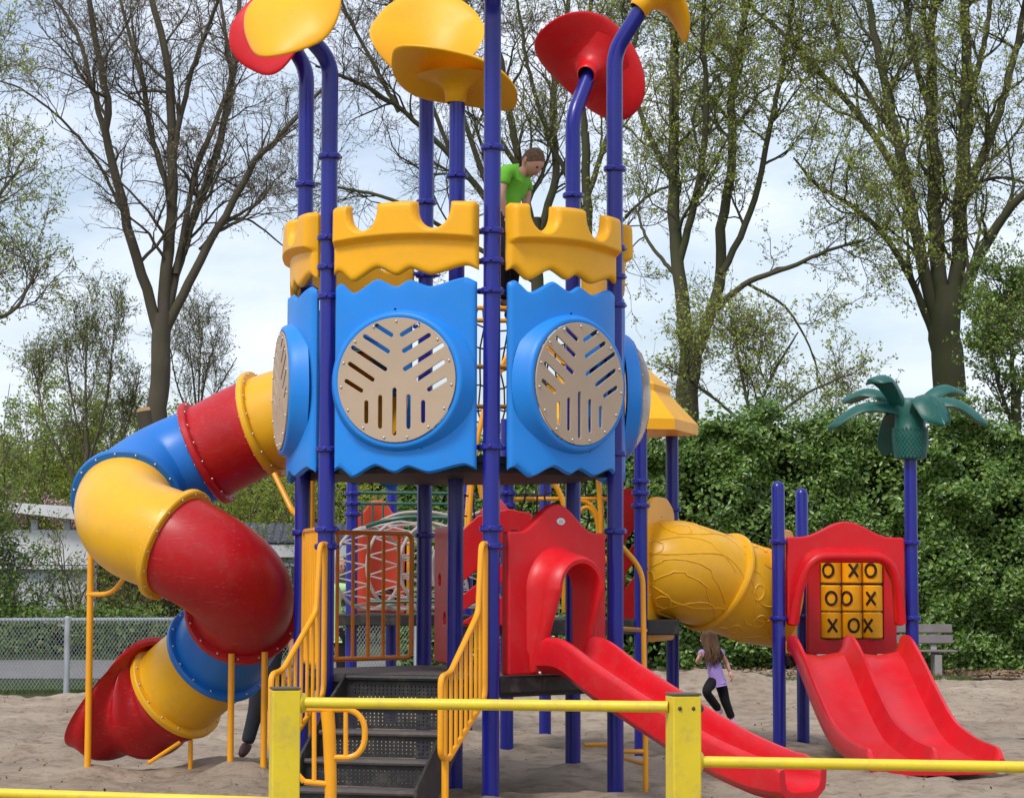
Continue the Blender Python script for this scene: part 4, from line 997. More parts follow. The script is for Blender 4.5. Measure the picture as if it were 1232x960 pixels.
# ------------------------------------------------------------------ spiral tube slide
sp = thing('spiral_tube_slide', 'big spiral tube slide in red, yellow and blue sections winding down on the left', 'slide', P(220, 900, 19.2) * 1)
en = edge(3) @ Vector((0, (zb + zt) / 2 + .035, 0)); en1 = edge(3) @ Vector((0, (zb + zt) / 2 + .03, .30))
ctl = [en, en1, P(318, 511, 19.25), P(248, 545, 19.40), P(190, 572, 19.35), P(153, 603, 18.95), P(160, 632, 18.50), P(211, 655, 18.20), P(262, 684, 18.22), P(290, 712, 18.55), P(288, 742, 19.0), P(262, 785, 19.45), P(212, 830, 19.75)]
cl_pts = cat(ctl, 10)
TR = .405
def flange(i0, mt, par, rr=.462, w_=.05):
    p = cl_pts[i0]; t = (cl_pts[min(len(cl_pts) - 1, i0 + 1)] - cl_pts[max(0, i0 - 1)]).normalized()
    M = frame(p, Vector((0, 0, 1)).cross(t), t)
    m = MB(); m.lathe([(TR - .01, -w_ * .7), (rr - .012, -w_ * .62), (rr, -w_ * .4), (rr, w_ * .4), (rr - .012, w_ * .62), (TR - .01, w_ * .7)], 56, M); o = m.build('flange', mt, par)
    m = MB()
    for sd in (-1, 1):
        for k in range(16):
            a = 2 * PI * (k + .3) / 16; m.ball(M @ Vector(((TR + .031) * math.cos(a), (TR + .031) * math.sin(a), sd * w_ * .68)), .0095, 5)
    m.build('bolts', BOLT, par)
secs = [(0, 20, YELT), (20, 30, REDT), (30, 50, BLUE2), (50, 70, YELT), (70, 98, REDT), (98, 110, BLUE2), (110, 120, YELT)]
fl_col = {20: YELT, 30: REDT, 50: BLUE2, 70: YELT, 98: REDT, 110: BLUE2, 120: YELT}
for a, b2, mt in secs:
    m = MB(); m.tube(cl_pts[a:b2 + 1], TR, 56, False); m.tube(cl_pts[a:b2 + 1], TR - .02, 40, False)
    o = m.build('tube_section', mt, sp)
    flange(b2, fl_col[b2], o)
# flared exit: short hood on top, the sides sweep down to a trough lip near the sand
p = cl_pts[-1]; t0_ = (cl_pts[-1] - cl_pts[-2]).normalized(); t1_ = Vector((-1, -.30, .0)).normalized()
Ms = frame(p, Vector((0, 0, 1)).cross(t0_), t0_)
def exit_pt(th, s, off=0.0):
    c_, s_ = math.cos(th), math.sin(th)                    # s_ = +1 at the top
    start = Ms @ Vector(((TR + off) * c_, (TR + off) * s_, 0))
    Lx = .19 + .62 * (.5 - .5 * s_) ** 1.5
    tt = t0_.lerp(t1_, s * .9).normalized()
    rib = 1 + (.085 * math.sin(s * 17 + .6) * min(1, s * 4)) + .13 * math.sin(min(1, s * 1.5) * PI * .62)
    side = Vector((0, 0, 1)).cross(t0_).normalized(); up_ = t0_.cross(side).normalized()
    if up_.z < 0: up_ = -up_
    q = p + (side * c_ * (1 + .10 * s) + Vector((up_.x, up_.y, up_.z)).lerp(Vector((0, 0, 1)), s) * s_) * (TR + off) * rib + tt * Lx * s
    q.z = max(q.z, .02 + off) 
    return q
NT = 56; rings = []
for j in range(22): rings.append([exit_pt(2 * PI * k / NT, j / 21) for k in range(NT)])
for j in range(21, -1, -3): rings.append([exit_pt(2 * PI * k / NT, j / 21, -.03) for k in range(NT)])
m = MB(); m.loft(rings, True, False); ex = m.build('exit_section', REDT, sp, 50)
# supports
for px, py0, py1, D_, rr in ((105, 940, 655, 19.3, .028), (277, 925, 786, 18.62, .026), (317, 925, 784, 18.58, .026), (229, 925, 890, 19.6, .02)):
    q = P(px, py0, D_); m = MB(); m.tube([Vector((q.x, D_, -.1)), Vector((q.x, D_, P(px, py1, D_).z))], rr, 12); m.build('support_post', ORG, sp)
m = MB(); m.tube(rnd([P(105, 715, 19.3), P(135, 715, 19.2), P(153, 690, 19.0)], .15, 5), .02, 10); m.build('support_arm', ORG, sp)
m = MB(); m.tube([P(178, 918, 19.0), P(216, 893, 19.2)], .017, 8); m.build('support_arm', ORG, sp)
m = MB(); m.tube(rnd([P(330, 570, 18.9), P(352, 615, 18.75), P(364, 625, 18.5)], .05, 4), .024, 10); m.build('support_arm', ORG, sp)
m = MB(); q = P(375, 600, 18.7); m.tube([Vector((q.x, 18.7, -.1)), Vector((q.x, 18.7, 2.4))], .026, 10); m.build('support_post', ORG, sp)

# ------------------------------------------------------------------ second tower behind (yellow roof, nets)
T2 = thing('net_tower', 'second play tower behind with blue posts, yellow roof, green rails and rope nets', 'play tower', (.5, 22.5, 0))
def post2(x, y, z, mt=POST, collars=(), par=T2, cap=False):
    m = MB()
    if cap: m.tube([(x, y, -.2), (x, y, z - .06), (x, y, z - .025), (x, y, z - .006), (x, y, z)], [PR, PR, PR * .8, PR * .45, .01], 20)
    else: m.tube([(x, y, -.2), (x, y, z)], PR, 20)
    o = m.build('post', mt, par)
    if collars:
        for c_ in collars:
            m = MB(); collar_mesh(Vector((x, y, 0)), c_, m); m.build('collar', mt, o)
    return o
q771 = P(771, 700, 21.6); q808 = P(809, 700, 22.7)
cz = [zat(579, 21.6), zat(593, 21.6), zat(608, 21.6)]
post2(q771.x, 21.6, zat(507, 21.6), collars=cz); post2(q808.x, 22.7, zat(505, 22.7), collars=cz[2:])
post2(P(610, 700, 21.7).x, 21.7, 3.1, collars=cz); post2(P(656, 700, 24.1).x, 24.1, 3.1)
post2(P(423, 700, 24.8).x, 24.8, zat(560, 24.8), collars=[zat(594, 24.8), zat(606, 24.8), zat(619, 24.8)])
post2(P(562, 700, 25.0).x, 25.0, zat(560, 24.8), collars=[zat(594, 24.8), zat(606, 24.8)])
post2(P(471, 700, 26.3).x, 26.3, zat(560, 26.3))
# roof: three-sided, two-step yellow plastic
rc = Vector((.92, 22.3, 0)); ze, zm, za = zat(509, 22.3), zat(470, 22.3), zat(415, 22.3)
def ring(rr, z, rot=.2, n=6): return [rc + Vector((rr * math.cos(rot + 2 * PI * k / n), rr * math.sin(rot + 2 * PI * k / n), z)) for k in range(n)]
m = MB(); m.loft([ring(.90, ze - .10), ring(.90, ze), ring(.62, zm - .03), ring(.63, zm + .03), ring(.28, za - .12), ring(.05, za)], True, True); m.build('roof', YEL, T2, 20)
# decks
for x0, x1, y0_, y1_ in ((-.15, 1.55, 21.6, 23.0), (-1.85, -.45, 24.6, 26.2)):
    wbox('deck_beam', BLACK, x0, x1, y0_, y1_, 1.10 if x0 > -1 else 1.12, 1.24, T2, .01)
# green railings between the far left posts
xa, xb = P(430, 0, 24.8).x, P(556, 0, 24.9).x
for py in (593, 606):
    m = MB(); z = zat(py, 24.8); m.tube([(xa, 24.8, z), (xb, 24.95, z)], .017, 8); m.build('rail', GREENM, T2)
for px in (440, 452.5, 465):
    x = P(px, 0, 24.8).x; m = MB(); m.tube([(x, 24.8, zat(606, 24.8)), (x, 24.8, zat(640, 24.8))], .012, 8); m.build('bar', GREENM, T2)
# orange-red shield panel
M = frame((P(452, 0, 25.2).x, 25.2, 0), (1, 0, 0), (0, -1, 0))
M = Matrix((Vector((1, 0, 0)), Vector((0, 0, 1)), Vector((0, -1, 0)))).transposed().to_4x4(); M.translation = (P(452, 0, 25.2).x, 25.2, 0)
ORED = mat('orange_red_plastic', (.62, .055, .018), .45, .4, var=.15, dirt=.1)
o_ = [(-.20, 1.25), (.34, 1.25), (.34, 2.2), (.20, 2.35), (.14, 2.46), (-.02, 2.46), (-.07, 2.36), (-.20, 2.28)]
m = MB(); m.mesh(plate([[(p.x, p.y) for p in rnd([(x, y, 0) for x, y in o_], .05, 4, True)]], .08, .02, 2), M); m.build('shield_panel', ORED, T2)
m = MB(); m.lathe([(.07, -.045), (.09, -.06), (.11, -.045)], 20, M @ Matrix.Translation((.18, 1.40, .10)) ); m.build('ring_hole', INK, T2)
# rope tunnel: grey hoops with zigzag lacing, from px 430 to 600
tun = thing('rope_tunnel', 'rope net tunnel with grey hoops and zigzag lacing behind the orange railing', 'net tunnel', (P(500, 0, 23.8).x, 23.8, 0))
def hoop(cx, cy, cz_, ry, rz, rot=0, n=28):
    return [Vector((cx + math.sin(rot) * math.cos(2 * PI * k / n) * ry, cy + math.cos(rot) * math.cos(2 * PI * k / n) * ry, cz_ + rz * math.sin(2 * PI * k / n))) for k in range(n + 1)]
hx0, hx1 = P(447, 0, 23.8).x, P(600, 0, 23.8).x; NH = 5; H = []
for k in range(NH):
    x = hx0 + (hx1 - hx0) * k / (NH - 1); h = hoop(x, 23.9, 1.72 + .03 * math.sin(k), .42, .42 + .03 * math.sin(k * 1.3), .9); H.append(h)
    m = MB(); m.tube(h, .018, 8, False); m.build('hoop', ROPE, tun)
m = MB()
for k in range(NH - 1):
    a, b2 = H[k], H[k + 1]
    for j in range(0, 28, 1):
        m.tube([a[j], b2[(j + 1) % 28]] if j % 2 else [b2[j], a[(j + 1) % 28]], .009, 5)
tag(m.build('lacing', ROPE, tun), kind='stuff')
for dz, py in ((0, 0),):
    m = MB(); m.tube(cat([P(441, 633, 23.4), P(470, 625, 23.3), P(510, 622, 23.3), P(600, 627, 23.3)], 5), .022, 8); m.build('side_rail', GREENM, tun); m = MB(); m.tube([P(441, 724, 23.4), P(600, 722, 23.3)], .018, 8)
    m.build('side_rail', GREENM, tun)
m = MB(); m.tube(cat([P(452, 630, 23.35), P(480, 618, 23.35), P(515, 616, 23.35), P(540, 620, 23.35)], 6), .017, 8); m.tube(cat([P(552, 628, 23.35), P(575, 617, 23.35), P(600, 614, 23.35)], 6), .017, 8); m.build('edge_rope', ROPE, tun)
for j, (px, w2) in enumerate(((484, .05), (492, .05))):
    q = P(px, 690, 24.3); wbox('inner_slat', ORG if j else ORED, q.x - w2, q.x + w2, 24.3, 24.34, 1.25, 2.0, tun, .01)
# red stepped side boards of the arched climber
ac = thing('arched_climber', 'dark red climbing board with slanted slots rising behind the front post', 'climber', (P(575, 0, 21.4).x, 21.4, 0))
M = Matrix((Vector((1, 0, 0)), Vector((0, 0, 1)), Vector((0, -1, 0)))).transposed().to_4x4(); M.translation = (0, 21.4, 0)
def pix(L_, D_): return [(P(x, y, D_).x, P(x, y, D_).z) for x, y in L_]
m = MB(); m.mesh(plate([pix([(549, 645), (575, 620), (612, 612), (640, 618), (640, 755), (600, 752), (549, 752)], 21.4), pix([(556, 700), (612, 655), (612, 672), (556, 716)], 21.4), pix([(556, 736), (612, 694), (612, 712), (556, 748)], 21.4)], .06, .012, 2), M); m.build('side_board', RED, ac)
m = MB(); m.mesh(plate([pix([(575, 618), (582, 608), (592, 596), (602, 600), (612, 612), (600, 622)], 21.5)], .05, .012, 2), M @ Matrix.Translation((0, 0, -.14))); o = m.build('knob_board', mat('pinkish_red_plastic', (.62, .06, .09), .5), ac)
m = MB(); m.box((.5, .06, .12), Matrix.Translation((P(575, 0, 21.6).x, 21.7, 1.22)), .01); m.build('foot_beam', BLACK, ac)
# tangled dark climbing net seen between the tower panels and under the deck, with orange arcs
net = thing('climbing_net', 'dark rope climbing net with orange arched bars behind the tower', 'climbing net', (.25, 23.0, 0))
def arc(c0, rx, rz, a0, a1, n=16): return [Vector((c0[0] + rx * math.cos(a0 + (a1 - a0) * k / n), c0[1], c0[2] + rz * math.sin(a0 + (a1 - a0) * k / n))) for k in range(n + 1)]
nc = Vector((.22, 22.2, 0)); m = MB(); rr_ = random.Random(3)
NU, NV = 12, 15
G = [[Vector((nc.x + (u / NU - .5) * 1.55 * (1 - .25 * (v / NV)), nc.y + .45 * math.sin(u * .7) + .3 * math.cos(v * .6), 1.5 + v / NV * 2.7)) + Vector((rr_.gauss(0, .02), rr_.gauss(0, .02), rr_.gauss(0, .02))) for u in range(NU + 1)] for v in range(NV + 1)]
for v in range(NV + 1):
    for u in range(NU + 1):
        if u < NU: m.tube([G[v][u], G[v][u + 1]], .009, 5)
        if v < NV: m.tube([G[v][u], G[v + 1][u]], .009, 5)
tag(m.build('net', DROPE, net), kind='stuff')
for k, (D_, rx, z0_, rz) in enumerate(((21.9, .62, 2.0, 1.9), (22.6, .66, 2.0, 1.9))):
    m = MB(); m.tube(arc((nc.x, D_, z0_), rx, rz, -.1, PI + .1), .022, 8); m.build('arched_bar', ORG, net)
for (x, rx, rz) in ((P(700, 0, 22.0).x, .17, .5), (P(705, 0, 22.1).x, .11, .4)):
    m = MB(); m.tube([(x - rx, 22, 1.3)] + arc((x, 22.0, 2.05), rx, rz * .6, PI, 0) + [(x + rx, 22, 1.3)], .02, 8); m.build('arched_bar', ORG, net)
m = MB(); m.tube([P(612, 601, 22), P(640, 600, 22), P(735, 600, 22)], .02, 8); m.build('cross_bar', ORG, net)
q = P(740, 600, 22.3); M = Matrix((Vector((1, 0, 0)), Vector((0, 0, 1)), Vector((0, -1, 0)))).transposed().to_4x4(); M.translation = (0, 22.3, 0)
m = MB(); m.mesh(plate([pix([(748, 588), (768, 588), (768, 745), (748, 745)], 22.3), pix([(752, 650), (764, 636), (764, 652), (752, 668)], 22.3), pix([(752, 690), (764, 676), (764, 692), (752, 708)], 22.3)], .05, .01, 1), M); o = m.build('end_board', RED, net)
m = MB(); m.tube([P(574, 570, 21.0), P(580, 600, 21.0)], .02, 8); m.tube(cat([P(560, 558, 22), P(575, 575, 22), P(583, 600, 22)], 4), .025, 8); m.tube(cat([P(660, 572, 21), P(672, 590, 21), P(680, 612, 21)], 4), .025, 8); m.build('arched_bar', ORG, net)

# ------------------------------------------------------------------ crawl tube
ct = thing('crawl_tube', 'thick yellow crawl tube with leafy vine relief linking the towers on the right', 'crawl tube', (2.0, 22.3, 0))
cpts = cat([P(790, 684, 22.16), P(820, 687, 22.10), P(862, 700, 22.33), P(905, 715, 22.52), P(937, 721, 22.64)], 8)
CR = .465
for a, b2 in ((0, 16), (16, 32)):
    m = MB(); m.tube(cpts[a:b2 + 1], CR, 56, False); m.tube(cpts[a:b2 + 1], CR - .02, 32, False); o = m.build('tube_section', YELT, ct)
    # vine relief
    rr_ = random.Random(a + 5); m = MB()
    def surf(s, th, lift=.0):
        s = max(a, min(b2 - .01, s)); i = int(s); fr = s - i; p_ = cpts[i].lerp(cpts[min(i + 1, 32)], fr); t_ = (cpts[min(i + 1, 32)] - cpts[max(i - 1, 0)]).normalized()
        u_ = Vector((0, 0, 1)); u_ = (u_ - t_ * u_.dot(t_)).normalized(); v_ = t_.cross(u_)
        return p_ + (u_ * math.cos(th) + v_ * math.sin(th)) * (CR + lift)
    for k in range(20):
        th0 = 2 * PI * k / 20 + rr_.uniform(-.1, .1); ph = rr_.uniform(0, 6); am = rr_.uniform(.12, .3); s0 = a + rr_.uniform(0, 4); L_ = rr_.uniform(8, 15)
        m.tube([surf(s0 + L_ * j / 16, th0 + am * math.sin(ph + j * .42) + .035 * j, -.001) for j in range(17) if s0 + L_ * j / 16 < b2], .009, 6)
        if k % 2:
            s1 = s0 + 4; th1 = th0 + am * math.sin(ph + 1.7)
            m.tube([surf(s1 + 1.1 * math.cos(q_ * PI / 6) - 1, th1 + .16 * math.sin(q_ * PI / 6), -.001) for q_ in range(13)], .010, 6)
    m.build('vine_relief', YELT, o)
i0 = 16; p = cpts[i0]; t = (cpts[i0 + 1] - cpts[i0 - 1]).normalized(); t = (t + Vector((0, .0, -.22))).normalized()
M = frame(p, t.cross(Vector((0, 0, 1))), t); m = MB(); rg = []
for rr2, zz in ((CR - .01, -.035), (CR + .035, -.03), (CR + .045, -.012), (CR + .045, .012), (CR + .035, .03), (CR - .01, .035)):
    rg.append([M @ Vector((rr2 * math.cos(2 * PI * k / 56) * 1.0, rr2 * math.sin(2 * PI * k / 56) * 1.015, zz)) for k in range(56)])
m.loft(rg, True, False); m.build('joint_band', YELT, ct)
# entry boards at both ends
def end_board(q, xd, name, zlo, zhi, hw_, par):
    M = Matrix((Vector(xd).normalized(), Vector((0, 0, 1)), Vector(xd).normalized().cross(Vector((0, 0, 1))))).transposed().to_4x4(); M.translation = (q.x, q.y, 0)
    o_2 = rnd([(x, y, 0) for x, y in [(-hw_, zlo), (hw_, zlo), (hw_, zhi - .12), (hw_ * .45, zhi), (-hw_ * .45, zhi), (-hw_, zhi - .12)]], .1, 5, True)
    m = MB(); m.mesh(plate([[(p_.x, p_.y) for p_ in o_2], circ(0, cpts[0].z if q.x < 2 else cpts[-1].z, CR * .80, 32)], .05, .012, 2), M); o = m.build(name, YEL, par)
    mb_ = MB()
    for k in range(12):
        a = 2 * PI * k / 12
        for sd in (-1, 1): mb_.ball(M @ Vector(((CR + .03) * math.cos(a), (cpts[0].z if q.x < 2 else cpts[-1].z) + (CR + .03) * math.sin(a), sd * .027)), .01, 5)
    mb_.build('bolts', BOLT, o)
end_board((Vector((q771.x, 21.6, 0)) + Vector((q808.x, 22.7, 0))) / 2 + Vector((.02, 0, 0)), Vector((q808.x - q771.x, 1.1, 0)), 'entry_board', 1.03, zat(597, 22), .50, ct)

# ------------------------------------------------------------------ double slide tower at the right
ds = thing('double_slide', 'red double slide with arched canopy and blue posts, beside the palm top', 'slide', (3.2, 21.0, 0))
A3 = Vector((P(932, 0, 22).x, 22.0, 0)); B3 = Vector((P(1089, 0, 22.25).x, 22.25, 0)); C3 = Vector((P(960, 0, 23.3).x, 23.3, 0))
xd = (B3 - A3).normalized(); out_ = Vector((xd.y, -xd.x, 0)); mid = (A3 + B3) / 2
MD = Matrix((xd, Vector((0, 0, 1)), out_)).transposed().to_4x4(); MD.translation = mid
for q, py, D_ in ((A3, 578, 22), (C3, 586, 23.3)): post2(q.x, q.y, zat(py, D_), par=ds, collars=[zat(651, 22), zat(743, 22)], cap=True)
post2(B3.x, B3.y, zat(548, 22.25), par=ds, collars=[zat(651, 22), zat(743, 22)])
end_board((A3 + C3) / 2 - Vector((.05, 0, 0)), (C3 - A3), 'entry_board', .9, zat(636, 22.5), .52, ds)
m = MB(); m.mesh(plate([[(A3.x, A3.y), (B3.x, B3.y), (C3.x + .1, C3.y)]], .10, .01, 1), Matrix.Translation((0, 0, .85))); m.build('deck', BLACK, ds)
# canopy board
hwD = (B3 - A3).length / 2 - .075
zl, zs_, zpk2 = zat(752, 22), zat(645, 22), zat(626, 22)
oc = crown(hwD, zl, zs_, zpk2); oc2 = []
for x, y in oc: oc2.append((x, y))
inner = [(x, y) for x, y, _ in [(-hwD + .10, zl - .2, 0), (-hwD + .14, zat(690, 22), 0), (-hwD + .22, zat(672, 22), 0), (hwD - .22, zat(672, 22), 0), (hwD - .14, zat(690, 22), 0), (hwD - .07, zl - .2, 0)]]
outl = [(-hwD, zl), (-hwD + .12, zl)] + [(-hwD + .15, zat(705, 22)), (-hwD + .24, zat(676, 22)), (hwD - .22, zat(676, 22)), (hwD - .12, zat(700, 22))] + [(hwD - .10, zl), (hwD, zl)] + oc[2:]
m = MB(); m.mesh(plate([[(p.x, p.y) for p in rnd([(x, y, 0) for x, y in outl], .05, 4, True)]], .07, .018, 3), MD)
# projecting rim of the canopy
rim = rnd([(-hwD + .04, zl + .02, .06), (-hwD + .10, zat(700, 22), .12), (-hwD + .22, zat(668, 22), .16), (hwD - .22, zat(668, 22), .16), (hwD - .10, zat(700, 22), .12), (hwD - .05, zl + .02, .06)], .16, 6)
m.tube([MD @ p for p in rim], .045, 14)
rgs = []
for p in rim: rgs.append([MD @ Vector((p.x * 1.0, p.y + .0, p.z)), MD @ Vector((p.x * 1.03, p.y + .05, p.z * .6)), MD @ Vector((p.x * 1.04, p.y + .09, .02))])
m.loft(rgs, False, False); m.build('canopy', RED, ds, 45)
# back board with the noughts and crosses blocks
Dk = 22.75; MB_ = Matrix((xd, Vector((0, 0, 1)), out_)).transposed().to_4x4(); c0 = P(1024, 700, Dk); MB_.translation = (c0.x, c0.y, 0)
kx = Dk / FPX
gx0, gx1 = -39 * kx, 39 * kx; gz0, gz1 = zat(767, Dk), zat(662, Dk)
o_2 = [(-56 * kx, zat(788, Dk)), (56 * kx, zat(788, Dk)), (56 * kx, zat(655, Dk)), (-56 * kx, zat(655, Dk))]
m = MB(); m.mesh(plate([[(p.x, p.y) for p in rnd([(x, y, 0) for x, y in o_2], .04, 4, True)], [(gx0 - .005, gz0 - .005), (gx1 + .005, gz0 - .005), (gx1 + .005, gz1 + .005), (gx0 - .005, gz1 + .005)]], .06, .012, 2), MB_)
gb = m.build('game_board', RED, ds)
game = [['O', 'X', 'O'], ['O', 'C', 'X'], ['X', 'O', 'K']]
bw = (gx1 - gx0) / 3; bh = (zat(735, Dk) - zat(767, Dk)); turn = [[-.55, -.1, -.45], [-.25, -.8, -.45], [-.15, -.1, -.75]]
for r3 in range(3):
    for c3 in range(3):
        x = gx0 + (c3 + .5) * bw; z = zat(686 + r3 * 32.5 - (1 if r3 == 0 else 0), Dk); rr = bw * .482; hh = bh * .485
        m = MB(); Mx = MB_ @ Matrix.Translation((x, z, .0)) @ Matrix.Rotation(-PI / 2, 4, 'X')
        m.lathe([(.005, -hh), (rr * .9, -hh), (rr, -hh + .01), (rr, hh - .01), (rr * .9, hh), (.005, hh)], 28, Mx); bl = m.build('game_block', YEL, gb)
        tr = turn[r3][c3]
        def onc(a, zz): th = a + tr; return MB_ @ Vector((x + math.sin(th) * (rr + .002), z + zz, math.cos(th) * (rr + .002)))
        m = MB(); g_ = game[r3][c3]
        if g_ in 'OC':
            ri = []
            for k in range(25):
                t = 2 * PI * k / 24; ri.append(onc(math.cos(t) * .50, math.sin(t) * .062))
            m.tube(ri, .013, 6, False)
        else:
            for sg in (1, -1): m.tube([onc(-.42 + k / 7.1, sg * (-.062 + .124 * k / 6)) for k in range(7)], .013, 6)
        m.build('painted_mark', INK, bl)
m = MB()
for c3 in range(4):
    x = gx0 + c3 * bw; m.tube([MB_ @ Vector((x, gz0 - .02, 0)), MB_ @ Vector((x, gz1, 0))], .008, 6)
for r3 in range(4):
    z = zat(669 + r3 * 32.5, Dk); m.tube([MB_ @ Vector((gx0, z, 0)), MB_ @ Vector((gx1, z, 0))], .008, 6)
m.build('axle_rods', GREENM, gb)
# the two chutes
wS = (hwD * 2 - .02) / 4
prof_pts = [(.0, .90), (.18, .885), (.50, .72), (1.0, .44), (1.55, .20), (2.1, .11), (2.7, .07), (2.98, .06)]
def dbl_prof(t):
    hL = .15 + .05 * math.sin(min(1, t * 1.3) * PI); W = hwD + .0; h = hL; th = .03; rim = .026
    if t > .93: h *= 1 - (t - .93) / .07 * .55
    def half(x0, x1):
        c_ = (x0 + x1) / 2; w5 = (x1 - x0) / 2
        return [(c_ - w5, h), (c_ - w5 * .93, h * .55), (c_ - w5 * .8, h * .2), (c_ - w5 * .55, .02), (c_, 0), (c_ + w5 * .55, .02), (c_ + w5 * .8, h * .2), (c_ + w5 * .93, h * .55), (c_ + w5, h)]
    o = half(-W + .055, -.028) + [(-.015, h + rim), (.015, h + rim)] + half(.028, W - .055)
    o += [(W - .04, h + rim), (W - .012, h + rim), (W, h + rim * .3), (W, h * .4), (W - .02, 0), (W - .1, -th), (0, -th * 1.3), (-W + .1, -th), (-W + .02, 0), (-W, h * .4), (-W, h + rim * .3), (-W + .012, h + rim), (-W + .04, h + rim)]
    return o
sdir2 = (out_ - xd * .085).normalized(); MD2 = Matrix((xd, Vector((0, 0, 1)), sdir2)).transposed().to_4x4(); MD2.translation = mid
pth = cat([MD2 @ Vector((0, z, d)) for d, z in prof_pts], 7)
m = sweep(dbl_prof, pth, xd); m.build('chutes', REDS, ds, 40)
m = MB()
for z in (0,):
    for sx in (-1, 1): m.tube([MD @ Vector((sx * .3, .905, .03)), MD @ Vector((sx * .3 + .24 * sx * 0 + .2, .905, .03))], .008, 6)
m.build('seam_strip', BOLT, ds)
e_ = MD2 @ Vector((0, 0, 1.7)); m = MB(); m.tube([Vector((e_.x, e_.y, -.1)), Vector((e_.x, e_.y, .13))], .03, 10); m.build('leg', ORG, ds)

# ------------------------------------------------------------------ palm top
pc = Vector((B3.x, B3.y, 0)); pl = thing('palm_top', 'dark green plastic palm crown on the blue post at the right', 'play ornament', pc + Vector((0, 0, zat(552, 22.25))))
z0_, z1_ = zat(552, 22.25), zat(482, 22.25)
def palm_bump():
    m_ = bpy.data.materials.new('green_scaled_plastic'); m_.use_nodes = True; n = m_.node_tree.nodes; l = m_.node_tree.links; b_ = n['Principled BSDF']
    b_.inputs['Base Color'].default_value = (.006, .115, .085, 1); b_.inputs['Roughness'].default_value = .45
    return m_
m = MB(); H_ = z1_ - z0_
m.lathe([(.04, 0), (.12, .0), (.145, .02), (.160, .10), (.172, H_ * .45), (.165, H_ * .52), (.150, H_ * .56), (.145, H_ * .75), (.16, H_ * .9), (.13, H_ * 1.02), (.04, H_ * 1.06)], 40, Matrix.Translation(pc + Vector((0, 0, z0_))))
m.build('pot', GREEN, pl)
m = MB()   # diamond scales on the lower pot
NS = 26
for j in range(11):
    z = z0_ + .03 + j * .026; rr = .150 + .022 * min(1, (z - z0_) / .2)
    for k in range(NS):
        a = 2 * PI * (k + .5 * (j % 2)) / NS; u_ = Vector((-math.sin(a), math.cos(a), 0)); n_ = Vector((math.cos(a), math.sin(a), 0)); c_ = pc + n_ * rr + Vector((0, 0, z))
        m.add([c_ - u_ * .017, c_ - Vector((0, 0, .022)), c_ + u_ * .017, c_ + Vector((0, 0, .022)), c_ + n_ * .0035], [(0, 1, 4), (1, 2, 4), (2, 3, 4), (3, 0, 4)])
tag(m.build('scales', GREEN, pl, 60), kind='stuff')
def frond(az, length, rise, drop, wid, lab=None):
    d_ = Vector((math.cos(az), math.sin(az), 0)); sd = Vector((-d_.y, d_.x, 0)); rings = []; ps_ = []
    base = pc + Vector((0, 0, z1_ - .10)) + d_ * .06
    N = 16
    for i in range(N + 1):
        t = i / N; p_ = base + d_ * length * (t - .10 * t * t) + Vector((0, 0, rise * math.sin(min(1, t * 1.5) * PI / 2) * 1.0 - drop * t ** 2.4)); ps_.append(p_)
    for i in range(N + 1):
        t = i / N; tn = (ps_[min(N, i + 1)] - ps_[max(0, i - 1)]).normalized(); up_ = sd.cross(tn); 
        if up_.z < 0: up_ = -up_
        w6 = wid * (.42 + .58 * math.sin(min(1, t * 1.25) * PI * .62)) * (1 if t < .82 else math.sqrt(max(.02, 1 - ((t - .82) / .18) ** 2)))
        th = .030 + .06 * (1 - t) ** 2
        cs = []
        for (x_, y_) in ((-1, -.35), (-.96, -.1), (-.6, .5), (-.12, .62), (0, .25), (.12, .62), (.6, .5), (.96, -.1), (1, -.35), (.6, -.55), (0, -.75), (-.6, -.55)):
            cs.append(ps_[i] + sd * w6 * x_ + up_ * (th * y_ - abs(x_) ** 2 * w6 * .28))
        rings.append(cs)
    m = MB(); m.loft(rings, True, True); o = m.build('frond', GREEN, pl, 50)
    m = MB()
    for i in range(3, N - 3, 3):
        for s_ in (-1, 1):
            tn = (ps_[i + 1] - ps_[i]).normalized(); up_ = sd.cross(tn); up_ = up_ if up_.z > 0 else -up_
            m.tube([ps_[i] + up_ * .012, ps_[min(N, i + 2)] + sd * s_ * wid * .55 + up_ * .002], .004, 4)
    m.build('veins', GREEN, o)
for az, ln_, ri_, dr_, wd_ in ((R(176), .80, .12, .28, .17), (R(150), .70, .26, .14, .14), (R(-152), .46, .34, .06, .15), (R(-62), .50, .20, .36, .19), (R(25), .62, .28, .08, .15), (R(-8), .74, .17, .30, .17), (R(118), .40, .10, .50, .15), (R(85), .55, .20, .3, .14)):
    frond(az, ln_, ri_, dr_, wd_)

